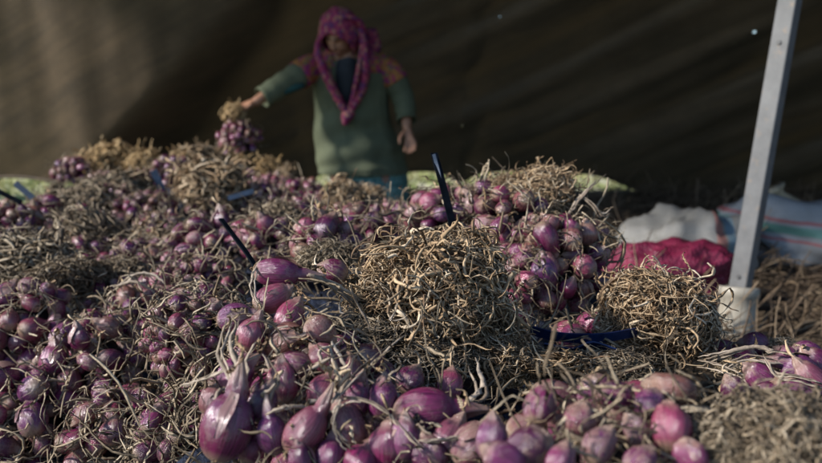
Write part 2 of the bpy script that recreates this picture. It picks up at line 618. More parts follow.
# straw littered over the floor at the right
n = 6500
y = R.uniform(1.55, 6.0, n)
x = R.uniform(-0.1, 0.66, n) * y + R.uniform(-0.2, 0.3, n)
P = np.stack([x, y, R.uniform(-0.01, 0.03, n) + 0.03 * np.sin(x * 6 + y * 2.0).clip(0, 1)], 1)
D = np.stack([R.normal(0.8, 0.6, n), R.normal(0, 0.5, n), R.normal(0.05, 0.18, n)], 1)
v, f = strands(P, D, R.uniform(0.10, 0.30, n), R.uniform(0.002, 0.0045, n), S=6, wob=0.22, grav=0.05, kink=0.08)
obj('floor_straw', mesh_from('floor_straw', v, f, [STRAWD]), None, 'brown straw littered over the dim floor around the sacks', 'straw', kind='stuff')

# ------------------------------------------------------------------ bulbs
def bulb_geo(rng, nu=18, body=12, neck=5, tall=1.05, necklen=0.55, bend=0.0, roots=14, leaf=True):
    """one shallot, width 1, root end at -z, neck at +z"""
    prof = []
    for i in range(body + 1):
        t = i / body
        ph = -math.pi / 2 + t * math.pi * 0.87
        r = 0.5 * math.cos(ph) ** 0.9 if i else 0.0
        z = 0.5 * tall * math.sin(ph)
        prof.append((r, z))
    r0, z0 = prof[-1]
    for i in range(1, neck + 1):
        t = i / neck
        rr = r0 * (1 - t) ** 1.25 * 0.86 + 0.075 * (1 - 0.35 * t)
        prof.append((rr, z0 + necklen * t ** 0.85))
    zmax = prof[-1][1]
    z_lo = prof[0][1]
    lob = rng.integers(2, 4)
    la, lp = rng.uniform(0.02, 0.09), rng.uniform(0, 6.28)
    el = rng.uniform(0.86, 1.0)
    ba = rng.uniform(0, 6.28)
    V, A = [], []
    for (r, z) in prof:
        t = (z - z_lo) / (zmax - z_lo)
        b = bend * max(0, t - 0.35) ** 2 * 2.0
        for k in range(nu):
            th = 2 * math.pi * k / nu
            m = 1 + la * math.cos(lob * th + lp) * math.sin(math.pi * min(1, t * 1.3)) + 0.012 * math.sin(7 * th + 3 * z)
            wr = 1 + (0.14 * math.sin(5 * th + lp) if t > 0.72 else 0)
            V.append((r * m * wr * math.cos(th) + b * math.cos(ba), r * m * wr * el * math.sin(th) + b * math.sin(ba), z - 0.0))
            A.append((math.cos(th), math.sin(th), t))
    n = len(prof)
    F = [[i * nu + k, i * nu + (k + 1) % nu, (i + 1) * nu + (k + 1) % nu, (i + 1) * nu + k] for i in range(n - 1) for k in range(nu)]
    F.append(list(range((n - 1) * nu, n * nu)))
    V = np.array(V)
    g = Geo()
    g.add(V, F, 0, A)
    if roots:
        P = np.stack([rng.normal(0, 0.07, roots), rng.normal(0, 0.07, roots), np.full(roots, z_lo + 0.03)], 1)
        D = np.stack([rng.normal(0, 0.8, roots), rng.normal(0, 0.8, roots), -np.ones(roots)], 1)
        v, f = strands(P, D, rng.uniform(0.15, 0.5, roots), rng.uniform(0.010, 0.02, roots), S=5, wob=0.6, rng=rng)
        g.add(v, f, 1)
    for fl in range(int(rng.integers(0, 2))):
        th0, wdt = rng.uniform(0, 6.28), rng.uniform(0.35, 0.75)
        z0_, z1_ = -0.1 * tall, rng.uniform(0.36, 0.46) * tall + 0.1
        pr = np.array(prof)
        fv, fa = [], []
        for i_ in range(6):
            zz = z0_ + (z1_ - z0_) * i_ / 5
            r_ = np.interp(zz, pr[:, 1], pr[:, 0])
            for j_ in range(6):
                e = (j_ / 5 - .5) * 2
                e = e * (.2 + .8 * (i_ / 5) ** .7) + rng.normal(0, .06)
                rad_ = r_ * (1.03 + .10 * abs(e) ** 3 * rng.uniform(.3, 1.3)) + .05 * (1 - i_ / 5) ** 3 * rng.uniform(.3, 1.2) + .006
                fv.append((rad_ * math.cos(th0 + e * wdt), rad_ * math.sin(th0 + e * wdt), zz + rng.normal(0, .015)))
                fa.append((math.cos(th0 + e * wdt), math.sin(th0 + e * wdt), .78 + .1 * i_ / 5))
        g.add(fv, [[i_ * 6 + j_, i_ * 6 + j_ + 1, i_ * 6 + j_ + 7, i_ * 6 + j_ + 6] for i_ in range(5) for j_ in range(5)], 0, fa)
    if not leaf:
        return g
    # dry leaf leaving the neck
    tip = V[(n - 1) * nu:].mean(0)
    k = 2
    P = np.repeat(tip[None], k, 0) - np.array((0, 0, 0.08))
    D = np.stack([rng.normal(0, 0.35, k), rng.normal(0, 0.35, k), np.ones(k)], 1)
    v, f = strands(P, D, rng.uniform(0.4, 1.0, k), rng.uniform(0.045, 0.085, k), S=8, wob=0.45, kink=0.25, flat=0.25, rng=rng)
    g.add(v, f, 1)
    return g


BULBS = []
for i in range(12):
    rg = np.random.default_rng(100 + i)
    g = bulb_geo(rg, tall=rg.uniform(0.95, 1.3), necklen=rg.uniform(0.14, 0.42), bend=rg.uniform(0, 0.35), roots=int(rg.integers(4, 18)))
    BULBS.append(g.mesh('bulb', [BULB, STRAW, PALE]))
LOWB = []
for i in range(5):
    rg = np.random.default_rng(200 + i)
    LOWB.append(bulb_geo(rg, nu=10, body=7, neck=2, tall=rg.uniform(0.95, 1.25), necklen=rg.uniform(0.15, 0.4), roots=0))
LONGB = []
for i in range(4):
    rg = np.random.default_rng(150 + i)
    LONGB.append(bulb_geo(rg, nu=24, body=16, neck=8, tall=rg.uniform(1.1, 1.3), necklen=rg.uniform(0.6, 0.85), bend=rg.uniform(0.2, 0.5), roots=6).mesh('bulb', [BULB, STRAW, PALE]))


NEARB = [bulb_geo(np.random.default_rng(170 + i), nu=26, body=18, neck=6, tall=1.0 + .07 * i, necklen=.12 + .05 * i, bend=.2, roots=10, leaf=False).mesh('bulb', [DUSTYB, STRAW, PALE]) for i in range(4)]


def put_bulb(root, p, axis, size, rng=R, mesh=None):
    o = bpy.data.objects.new('bulb', mesh or BULBS[int(rng.integers(len(BULBS)))])
    COL.objects.link(o)
    o.parent = root
    o.rotation_mode = 'QUATERNION'
    o.rotation_quaternion = rot_to(axis, float(rng.uniform(0, 6.28)))
    o.scale = (size, size, size * float(rng.uniform(0.95, 1.1)))
    o.location = Vector(p) - root.location
    return o


# ------------------------------------------------------------------ leaf mops
def mop_geo(rng, c, rad, n, width, lmin=0.6, lmax=1.6, S=11, free=0.36, low=-0.5):
    """shaggy tuft of dried leaf ends filling an ellipsoid"""
    c = np.asarray(c, float)
    rad = np.asarray(rad, float)
    rm = rad.mean()
    q = unit(rng.normal(size=(n, 3)))
    q[:, 2] = np.where(q[:, 2] < low, -q[:, 2], q[:, 2])
    kk = rng.normal(size=(5, 3)) * 2.2
    pp = rng.random(5) * 6.28
    lum = 1 + 0.10 * sum(np.sin(q @ kk[i] + pp[i]) for i in range(5)) + 0.16 * np.clip(-q[:, 2], 0, 1)
    sh = rng.uniform(0.62, 1.0, n) ** 0.7 * lum
    P = c + rad * q * sh[:, None]
    out = unit(q)
    tan = unit(np.cross(out, rng.normal(size=(n, 3))))
    is_free = rng.random(n) < free
    D = np.where(is_free[:, None], out * rng.uniform(0.2, 0.9, (n, 1)) + tan, tan + 0.12 * out)
    L = rng.uniform(lmin, lmax, n) * rm * np.where(is_free, 0.75, 1)
    stiff = np.where(is_free, 0.05, 0.55)
    tgt = sh + rng.normal(0, 0.06, n)
    return strands(P, D, L, np.minimum(rng.gamma(5.0, 0.21, n) + .3, 2.4) * width, S=S, wob=0.62, grav=0.03, kink=0.24, shell=(c, rad, tgt, stiff), rng=rng)


DEEP = simple('leaf_core_gap_shade', (0.035, 0.026, 0.024), 0.9, 70, 0.6, 0.8, 0.01, 0.1)  # leaf core, its colour darkened to carry the shade of the gaps
MOPS = {}


def mop_mesh(mat, lod, var):
    key = (mat.name, lod, var)
    if key not in MOPS:
        rg = np.random.default_rng(300 + var * 7 + lod)
        n, w, S = ((1900, 0.0170, 12), (620, 0.025, 9), (280, 0.034, 6))[lod]
        g = Geo()
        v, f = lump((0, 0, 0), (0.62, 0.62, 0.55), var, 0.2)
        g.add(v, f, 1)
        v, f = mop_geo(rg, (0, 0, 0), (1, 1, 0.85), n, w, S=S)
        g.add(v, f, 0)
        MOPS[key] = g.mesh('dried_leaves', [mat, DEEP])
    return MOPS[key]


CTRL = []       # what the heap below has to carry: (x, y, z, radius)


def put_mop(root, u, v, d, r, mat=STRAW, flat=1.0, lod=None, tilt=None):
    p = W(u, v, d)
    rad = r * d / FPX
    if lod is None:
        lod = 0 if d < 1.7 else (1 if d < 2.6 else 2)
    o = obj('dried_leaves', mop_mesh(mat, lod, int(R.integers(3))), root, kind='stuff')
    o.location = Vector(p) - root.location
    o.rotation_euler = (float(R.normal(0, 0.25)), float(R.normal(0, 0.25)), float(R.uniform(0, 6.28)))
    o.scale = (rad * float(R.uniform(0.95, 1.1)), rad, rad * flat)
    CTRL.append((p[0], p[1], p[2] - rad * 0.55, rad))
    return o


VIEW = unit(np.array((0.0, -0.75, 0.65)))


def dome_bulbs(rng, c, rx, rz, size, aim=VIEW, lim=-0.1, dens=0.92):
    pts = []
    rad = np.array((rx, (rx + rz) / 2, rz))
    for layer in (1.0, 0.62):
        tries = 0
        while tries < 500:
            tries += 1
            q = unit(rng.normal(size=3))
            if q @ aim < lim:
                continue
            p = c + rad * q * layer * rng.uniform(0.84, 1.04)
            s = size * rng.uniform(0.72, 1.22)
            if all(np.linalg.norm(p - o[0]) > dens * (s + o[2]) / 2 for o in pts):
                ax = unit(-q * 0.55 + np.array((0, 0.1, 0.5)) + rng.normal(size=3) * 0.55)
                pts.append((p, ax, s))
    return pts


def bunch(label, domes=(), mops=(), straps=(), hand=(), stalks=(), size=0.033, extra=70, group='bunches heaped on the pile'):
    """one tied bunch: bulbs, dried leaves and its tie"""
    first = domes[0] if domes else (mops[0] if mops else hand[0])
    base = W(first[0], first[1], first[2])
    root = thing('shallot_bunch', base, label, 'shallot bunch', group)
    g = Geo()
    low = Geo()
    for dm in domes:
        u, v, d, rx, rz = dm[:5]
        sz = dm[5] if len(dm) > 5 else size
        c = W(u, v, d)
        k = d / FPX
        if .03 < sz and 1.0 < d < 1.7:
            sz *= 1.14
        bl = dome_bulbs(R, c, rx * k, rz * k, sz)
        CTRL.append((c[0], c[1], c[2] - rz * k * 0.35, rx * k))
        far = d > 2.75
        for (p, ax, s) in bl:
            if far:
                bg_ = LOWB[int(R.integers(len(LOWB)))]
                q = rot_to(ax, float(R.uniform(0, 6.28))).to_matrix()
                M = np.array(q) * s
                off = 0
                for vv, aa in zip(bg_.v, bg_.a):
                    pass
                VV = np.concatenate(bg_.v) @ M.T + (p - base)
                AA = np.concatenate(bg_.a)
                n0 = low.n
                low.v.append(VV)
                low.a.append(AA)
                low.f.extend([[i + n0 for i in q_] for q_ in bg_.f])
                low.m.extend(bg_.m)
                low.n += len(VV)
            else:
                put_bulb(root, p, ax, s)
        # core of leaf stalks inside the cluster
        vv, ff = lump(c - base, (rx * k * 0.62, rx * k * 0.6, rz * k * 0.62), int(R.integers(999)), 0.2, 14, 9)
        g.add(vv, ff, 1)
        # thin roots and leaf ends trailing over the bulbs
        n = int(extra * (0.5 if far else 0.85))
        q = unit(R.normal(size=(n, 3)) + 0.8 * VIEW)
        rad = np.array((rx * k, (rx + rz) / 2 * k, rz * k)) + 0.012
        P = (c - base) + rad * q
        D = unit(np.cross(q, R.normal(size=(n, 3)))) + np.array((0, 0, 0.1))
        wd = (0.0011 if d < 2 else 0.0018)
        vv, ff = strands(P, D, R.uniform(0.03, 0.12, n), R.uniform(0.7, 1.7, n) * wd, S=8, wob=0.5, grav=0.06, kink=0.2,
                         shell=(c - base, rad, R.uniform(0.92, 1.12, n), np.full(n, 0.3)))
        g.add(vv, ff, 0)
        # leaf stalks between the bulbs
        n = int(extra * 0.5)
        q = unit(R.normal(size=(n, 3)) + 0.6 * VIEW)
        P = (c - base) + rad * q * 0.55
        D = q + R.normal(size=(n, 3)) * 0.6 + np.array((0, 0, 0.4))
        vv, ff = strands(P, D, R.uniform(0.05, 0.11, n), R.uniform(0.7, 1.5, n) * 0.0019, S=9, wob=0.45, grav=0.05, kink=0.2)
        g.add(vv, ff, 0)
    for (p, ax, s), hb in zip(hand_bulbs(hand), hand):
        put_bulb(root, p, ax, s, mesh=LONGB[int(R.integers(4))] if len(hb) > 6 else (NEARB[int(R.integers(4))] if hb[2] < .69 else None))
    if g.n:
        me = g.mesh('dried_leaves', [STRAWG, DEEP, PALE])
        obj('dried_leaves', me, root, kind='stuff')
    if low.n:
        obj('bulbs', low.mesh('bulbs', [BULB, STRAW, PALE]), root, kind='stuff')
    for mp in mops:
        put_mop(root, *mp[:4], **(mp[4] if len(mp) > 4 else {}))
    for st in straps:
        pts, wpx, mat, side = st
        path = smooth_path([W(*p) for p in pts], 14)
        dd = pts[0][2]
        vv, ff = ribbon(path - base, side, wpx * dd / FPX, 0.0022)
        obj('tie_strap', mesh_from('tie_strap', vv, ff, [mat], smooth=False), root)
    for pts, wpx in stalks:
        k = pts[0][2] / FPX
        path0 = smooth_path([W(*p) for p in pts], 16)
        gs = Geo()
        for rep_ in range(3):
            off = R.normal(0, 0.25 * wpx * k, 3) + np.linspace(0, 1, 16)[:, None] * R.normal(0, 0.9 * wpx * k, 3)
            path = path0 + off + R.normal(0, 0.0006, path0.shape)
            wv = wpx * k * R.uniform(.35, .65) * np.interp(np.linspace(0, 1, 16), [0, .12, .5, .85, 1], [.5, .9, 1, .6, .12])
            sd = unit(R.normal(size=3)) + np.linspace(0, 1, 16)[:, None] * R.normal(0, .9, 3)
            vv, ff = ribbon(path - base, sd, wv, 0.0009)
            gs.add(vv, ff, 0)
        obj('leaf_stalk', gs.mesh('leaf_stalk', [PALE]), root)
    return root


def hand_bulbs(lst):
    out = []
    for (u, v, d, wpx, ang, tilt) in [h_[:6] for h_ in lst]:
        p = W(u, v, d)
        a = math.radians(ang)
        ax = unit(CX * math.cos(a) + CU * math.sin(a) + CF * tilt)
        s = wpx * d / FPX * (1.02 if d > .69 else 0.95)
        out.append((p, ax, s))
        CTRL.append((p[0], p[1], p[2] - 0.085, s))
    return out


SX = (1, 0, 0)
# ---- the two bunches in front, bulb by bulb (photo column, row, depth, width, neck angle, lean away)
front = bunch('large bunch with fat glossy purple bulbs in front and a tall tan mop behind',
              domes=[(300, 400, 0.90, 85, 70, 0.036), (370, 440, 0.88, 70, 50, 0.038)],
              hand=[(227, 428, .72, 50, 72, .1, 1), (272, 435, .72, 31, 102, .0, 1), (305, 431, .715, 41, 48, .05, 1), (282, 384, .78, 35, 100, .5),
                    (235, 374, .79, 35, 40, .2), (322, 392, .77, 31, 60, .2), (347, 425, .73, 37, 120, .5), (382, 401, .75, 33, 88, .3),
                    (424, 412, .74, 47, 8, .0, 1), (386, 447, .71, 38, 92, .2), (471, 446, .70, 40, 40, .1), (319, 331, .85, 30, -50, .0),
                    (325, 358, .83, 28, 130, .3), (251, 335, .85, 29, 70, .2), (235, 318, .89, 29, 10, .0), (277, 273, .95, 33, -5, .0, 1),
                    (271, 299, .93, 29, 20, .4), (334, 272, 1.0, 27, 160, .2), (289, 318, .90, 28, 60, .3), (252, 447, .74, 28, 70, .4),
                    (330, 458, .71, 33, 80, .4), (300, 462, .70, 30, 100, .3), (360, 462, .70, 33, 60, .2), (430, 455, .70, 36, 110, .4), (405, 440, .71, 34, 75, .2), (448, 440, .71, 34, 60, .2), (262, 405, .74, 30, 80, .2), (355, 400, .75, 32, 70, .3), (410, 380, .80, 28, 60, .4),
                    (300, 350, .86, 26, 100, .5), (350, 375, .83, 27, 80, .4), (212, 400, .78, 24, 70, .3), (450, 385, .82, 26, 80, .6)],
              mops=[(440, 310, 1.03, 66, dict(flat=1.0, lod=0)), (385, 302, 1.02, 42, dict(flat=0.8)), (455, 272, 1.06, 40, dict()), (425, 362, .97, 46, dict(mat=STRAWG, flat=.5)), (490, 348, 1.02, 40, dict(flat=.8)), (365, 335, .98, 34, dict(mat=STRAWG, flat=.6))],
              straps=[([(258, 270, 1.00), (246, 252, 1.02), (234, 236, 1.04), (221, 219, 1.06)], 5.5, BLACKP, (.2, 1, .2))], extra=110,
              stalks=[([(237, 388, .715), (241, 372, .73), (236, 352, .76), (244, 330, .80)], 9), ([(236, 402, .71), (231, 378, .73), (222, 355, .77), (232, 322, .83)], 7),
                      ([(180, 388, .80), (205, 378, .77), (232, 366, .75), (260, 352, .79)], 6), ([(335, 400, .71), (346, 386, .73), (362, 372, .77), (395, 345, .86)], 10),
                      ([(268, 412, .71), (285, 405, .71), (300, 404, .72), (325, 410, .73)], 5), ([(340, 402, .70), (334, 420, .69), (340, 440, .69), (352, 452, .69)], 5),
                      ([(345, 398, .72), (375, 404, .71), (400, 425, .70), (425, 452, .68)], 5), ([(452, 408, .74), (470, 402, .76), (478, 392, .79), (470, 370, .84)], 11),
                      ([(420, 440, .69), (450, 436, .69), (480, 424, .70), (500, 408, .74)], 6), ([(310, 277, .94), (330, 284, .95), (352, 300, .97), (372, 318, 1.0)], 10),
                      ([(250, 316, .88), (268, 322, .87), (285, 335, .87), (298, 342, .88)], 9), ([(330, 345, .82), (334, 360, .81), (340, 380, .80), (345, 392, .80)], 7),
                      ([(262, 258, .96), (254, 275, .93), (253, 295, .92), (262, 312, .91)], 4)])

near = bunch('nearest bunch, big dusty blurred bulbs at the bottom with coarse leaf ends right',
             domes=[(600, 450, 0.70, 90, 50, 0.036)],
             hand=[(528, 447, .58, 46, 30, .1), (505, 462, .57, 42, 150, .2), (492, 440, .62, 34, 80, .2), (540, 406, .64, 36, 60, .6), (579, 420, .61, 36, 85, .2),
                   (598, 446, .58, 36, 60, .4), (617, 396, .66, 37, 150, .3), (672, 392, .66, 44, 175, .1), (650, 407, .64, 36, 60, .5),
                   (638, 432, .60, 30, 110, .2), (673, 428, .59, 46, 70, .6), (692, 458, .57, 38, 90, .3), (640, 462, .56, 36, 60, .3), (560, 462, .55, 34, 80, .3)],
             mops=[(782, 438, .62, 64, dict(mat=STRAWG, lod=0, flat=.75)), (800, 470, .56, 56, dict(mat=STRAWG, lod=0)), (728, 455, .58, 32, dict(mat=STRAWG, lod=0))], extra=60)

def fibres(root, n, u0, u1, v0, v1, vd, dd, mat, w=0.0011, lift=0.022):
    """dry roots and leaf shreds caught on the bulbs of a bunch"""
    u, v = R.uniform(u0, u1, n), R.uniform(v0, v1, n)
    d = np.interp(v, vd, dd) - R.uniform(0.0, lift, n)
    P = np.array([W(a, b_, c_) for a, b_, c_ in zip(u, v, d)]) - np.array(root.location)
    a = R.uniform(0, 6.28, n)
    D = CX * np.cos(a)[:, None] + CU * np.sin(a)[:, None] + R.normal(0, .25, (n, 3))
    vv, ff = strands(P, D, R.uniform(0.025, 0.085, n), w * np.minimum(R.gamma(3.0, 0.3, n) + .4, 2.6), S=10, wob=0.5, grav=0.05, kink=0.22)
    obj('root_fibres', mesh_from('root_fibres', vv, ff, [mat]), root, kind='stuff')


fibres(front, 100, 205, 470, 285, 455, [270, 330, 430, 463], [.95, .84, .725, .70], STRAWG)
fibres(front, 26, 230, 420, 300, 420, [270, 330, 430, 463], [.95, .84, .725, .70], PALE, 0.0017)
fibres(near, 90, 520, 720, 385, 460, [385, 430, 463], [.67, .61, .57], STRAWG, 0.0010)

clump = bunch('low shaggy straw clump beside the magenta sack with a blue tie lying left',
              domes=[(600, 345, 1.22, 40, 22)],
              mops=[(655, 318, 1.16, 50, dict(lod=0, flat=.9)), (630, 335, 1.15, 30, dict(lod=0, flat=.7)), (690, 335, 1.13, 24, dict(lod=0, flat=.7)), (548, 368, 1.0, 40, dict(lod=1, flat=.45)), (612, 366, 1.03, 38, dict(mat=STRAWG, lod=1, flat=.4))],
              straps=[([(530, 330, 1.10), (560, 337, 1.09), (600, 338, 1.08), (637, 332, 1.10)], 11, BLUEP, (0, -.4, 1)), ([(545, 352, 1.08), (570, 356, 1.07), (590, 350, 1.07), (615, 358, 1.06)], 34, BLUEP, (0, -.6, .6))], extra=40)

right_b = bunch('bunch with magenta bulbs and long pale leaves lying at the right edge',
                hand=[(800, 370, 1.02, 32, 150, .1, 1), (792, 398, .98, 42, 165, .0, 1), (816, 362, 1.05, 28, 130, .2), (735, 391, .95, 27, 120, .3),
                      (755, 344, 1.15, 24, 175, .2), (775, 383, 1.03, 26, 170, .2), (822, 392, 1.0, 30, 160, .1), (725, 350, 1.18, 20, 160, .3), (760, 378, 1.0, 27, 150, .2), (806, 352, 1.12, 24, 170, .2), (785, 356, 1.12, 22, 140, .3), (812, 380, 1.0, 30, 140, .2), (742, 362, 1.1, 22, 30, .2)],
                mops=[(745, 372, 1.08, 26, dict(mat=STRAWG, lod=1, flat=.5)), (800, 360, 1.14, 28, dict(mat=STRAWG, lod=1, flat=.45))],
                stalks=[([(775, 352, 1.03), (755, 346, 1.04), (730, 352, 1.04), (705, 358, 1.05)], 6), ([(822, 386, .96), (795, 380, .97), (775, 378, .98), (764, 362, 1.0)], 6),
                        ([(770, 392, .98), (750, 380, 1.0), (725, 368, 1.02), (700, 362, 1.05)], 5), ([(790, 365, 1.02), (770, 362, 1.02), (745, 360, 1.03), (722, 372, 1.03)], 5)])

# ---- the slope behind the big mop
bunch('bunch on the right shoulder of the heap, bulbs spilling under a curly mop',
      domes=[(512, 228, 1.42, 34, 36), (556, 268, 1.36, 42, 50), (520, 290, 1.30, 30, 30), (585, 245, 1.45, 20, 18)],
      mops=[(540, 196, 1.52, 34, dict(flat=.75)), (512, 190, 1.56, 18, dict(flat=.7))], extra=60,
      stalks=[([(568, 215, 1.45), (578, 200, 1.45), (588, 190, 1.45), (598, 180, 1.46)], 5), ([(580, 196, 1.45), (592, 205, 1.44), (600, 216, 1.44), (606, 212, 1.44)], 4)])
bunch('purple bunch behind the tall mop with a black strap standing upright',
      domes=[(446, 214, 1.60, 34, 24, .036), (490, 205, 1.58, 26, 20, .036)],
      straps=[([(456, 245, 1.22), (452, 222, 1.22), (443, 186, 1.23), (434, 153, 1.25)], 7.5, BLACKP, (1, .3, 0)),
              ([(446, 205, 1.235), (441, 182, 1.235), (437, 165, 1.24), (434, 154, 1.24)], 4, SLATEP, (1, -.8, 0))])
bunch('bunch of shiny purple bulbs just in front of the teal sarong', domes=[(396, 221, 1.95, 34, 13, .037)], extra=50)
bunch('bunch with scattered deep magenta bulbs left of the tall mop', domes=[(362, 238, 1.75, 34, 32, .036)], extra=60)
bunch('bunch of pale tangled leaf stalks directly left of the tall mop', domes=[(325, 245, 1.45, 30, 22)], mops=[(322, 262, 1.28, 26, dict(mat=STRAWG, flat=.7))])
bunch('round brown puff of dried leaves in front of the tunic hem', mops=[(343, 200, 2.35, 20, dict(mat=STRAW))], domes=[(345, 216, 2.3, 20, 11)], extra=30)
bunch('smaller brown puff of dried leaves in front of the teal sarong', mops=[(371, 197, 2.45, 12, dict(mat=STRAW))], domes=[(378, 208, 2.4, 14, 7)], extra=20)
# ---- left face of the heap
bunch('bunch of dark bulbs packed on the face at the left edge, upper one', domes=[(32, 328, 1.42, 44, 40, .035)], extra=80)
bunch('bunch of dark bulbs packed in the bottom left corner', domes=[(28, 425, 1.25, 52, 55, .035)], extra=90)
bunch('bunch of small brown and purple bulbs in the middle of the left face', domes=[(98, 362, 1.32, 46, 44, .034)], extra=90)
bunch('lowest bunch of the left face, dark bulbs with a tan root end', domes=[(112, 440, 1.20, 48, 46, .034)], extra=90)
bunch('bunch with reddish bulbs and a fold of pale skin above the left face', domes=[(150, 316, 1.45, 38, 34, .034)], extra=80,
      stalks=[([(118, 285, 1.42), (138, 276, 1.40), (155, 280, 1.40), (168, 292, 1.40)], 7)])
bunch('bunch of tiny pinkish bulbs under a bush of roots, left of the fat bulbs', domes=[(196, 345, 1.18, 44, 52, .024)], extra=150)
bunch('bunch of tiny bulbs sunk in the dark gap at the bottom beside the fat bulbs', domes=[(178, 440, 1.05, 34, 46, .026)], extra=110)
bunch('bunch of small dusty pink bulbs below the slanting black strap', domes=[(200, 292, 1.52, 42, 34, .026)], extra=110)
bunch('bunch with bright glossy purple bulbs left of the slanting black strap', domes=[(212, 254, 1.80, 44, 34, .038)], extra=60)
bunch('bunch of fuzzy leaf ends right of the slanting black strap', domes=[(268, 240, 1.75, 26, 20)], mops=[(275, 228, 1.95, 32, dict(mat=STRAWG, flat=.8))])
bunch('bunch under a long tangled grey mop at the left edge', domes=[(10, 290, 1.7, 30, 20)], mops=[(28, 262, 1.70, 44, dict(mat=STRAWG, flat=.7)), (70, 285, 1.58, 38, dict(mat=STRAWG, flat=.6))])
bunch('bunch with thin pale roots spread over the upper left face', domes=[(110, 300, 1.60, 32, 22, .03)], mops=[(112, 278, 1.68, 30, dict(mat=STRAWG, flat=.6))], extra=110)
bunch('bunch of half buried purple bulbs left of the bright glossy bulbs', domes=[(146, 266, 1.78, 32, 24, .034)], extra=80)
bunch('grey brown mop midway up the left half of the heap', domes=[(92, 256, 1.95, 30, 18)], mops=[(98, 238, 2.02, 36, dict(mat=STRAWG, flat=.7))])
bunch('small mop between the grey brown mop and the bright glossy bulbs', domes=[(165, 232, 2.05, 22, 16)], mops=[(160, 238, 2.02, 24, dict(mat=STRAW, flat=.7))])
bunch('bunch of small magenta bulbs above the slanting black strap', domes=[(300, 222, 2.1, 30, 20, .034)], extra=60)
bunch('bunch of purple bulbs at the left edge below the black strap end', domes=[(12, 228, 2.15, 28, 22, .038)], extra=50,
      straps=[([(22, 203, 2.1), (14, 199, 2.1), (6, 195, 2.1), (-4, 190, 2.1)], 5, BLACKP, (0, .2, 1))])
bunch('bunch with two purple bulbs next to the short blue strap at the left', domes=[(44, 216, 2.4, 20, 16, .042)], extra=40,
      straps=[([(33, 198, 2.3), (27, 193, 2.3), (21, 188, 2.3), (15, 183, 2.3)], 6, SLATEP, (-.4, .2, 1))])
bunch('wide greyish mop behind the left end of the heap', domes=[(80, 222, 2.4, 24, 12)], mops=[(82, 208, 2.5, 28, dict(mat=STRAWG, flat=.65))])
bunch('bunch of violet bulbs in the middle of the left rear slope', domes=[(146, 212, 2.5, 30, 18, .034)], extra=60)
bunch('round shaggy mop with dark gaps below the hand held bunch', domes=[(215, 208, 2.5, 24, 12)], mops=[(212, 186, 2.52, 33, dict(mat=STRAW, flat=.85))],
      straps=[([(228, 198, 2.3), (236, 196, 2.3), (246, 193, 2.3), (254, 191, 2.3)], 5, SLATEP, (0, .2, 1))])
bunch('bunch of mauve bulbs right of the round shaggy mop', domes=[(265, 205, 2.55, 30, 18, .034)], extra=60)
bunch('bunch of dull purple bulbs left of the round brown puff', domes=[(312, 206, 2.6, 22, 12, .036)], extra=40)
bunch('greyish mop with violet bulbs showing, left of the steep blue strap', domes=[(110, 198, 2.85, 26, 12)], mops=[(122, 188, 3.0, 30, dict(mat=STRAWG, flat=.7))])
bunch('pink bulbs beside the steep blue strap on the heap crest', domes=[(174, 174, 3.3, 20, 17, .036)], extra=30,
      straps=[([(163, 192, 3.0), (160, 185, 3.0), (157, 178, 3.0), (153, 170, 3.0)], 7, SLATEP, (1, .2, .3))])
bunch('tan sunlit mop rising highest at the far left of the heap', mops=[(106, 162, 3.9, 22, dict(mat=STRAWT)), (126, 160, 4.0, 12, dict(mat=STRAWT))], domes=[(108, 180, 3.7, 18, 8)], extra=20)
bunch('pale pink bulbs on the crest at the far left, left of the tan mop', domes=[(72, 172, 3.75, 18, 12, .038)], mops=[(56, 190, 3.6, 9, dict(mat=STRAWG))], extra=30)
bunch('low tan mop between the highest mop and the pink bulbs', mops=[(144, 166, 3.8, 15, dict(mat=STRAWT))], domes=[(140, 182, 3.3, 22, 10)], extra=20)
bunch('brown mop on the crest left of the hand held bunch', mops=[(200, 158, 3.8, 17, dict(mat=STRAW)), (182, 164, 3.7, 12, dict(mat=STRAWT))], domes=[(195, 172, 3.5, 16, 8)], extra=20)
bunch('tan mop on the crest under the hand held bunch', mops=[(236, 168, 3.9, 15, dict(mat=STRAWT))], domes=[(238, 180, 3.4, 18, 9)], extra=20)
bunch('tan mop on the crest right of the hand held bunch', mops=[(268, 172, 3.9, 15, dict(mat=STRAWT)), (286, 176, 3.8, 10, dict(mat=STRAW))], domes=[(272, 184, 3.3, 20, 9)], extra=20)
bunch('bulbs at the far crest nearest the tunic hem', domes=[(302, 190, 3.1, 18, 10, .036)], extra=30)

# ------------------------------------------------------------------ the heap below
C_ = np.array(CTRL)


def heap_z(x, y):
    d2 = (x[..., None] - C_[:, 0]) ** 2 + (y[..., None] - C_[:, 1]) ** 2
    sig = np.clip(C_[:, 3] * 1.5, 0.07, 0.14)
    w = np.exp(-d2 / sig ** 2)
    return (w * (C_[:, 2] - 0.06)).sum(-1) / (w.sum(-1) + 0.06)


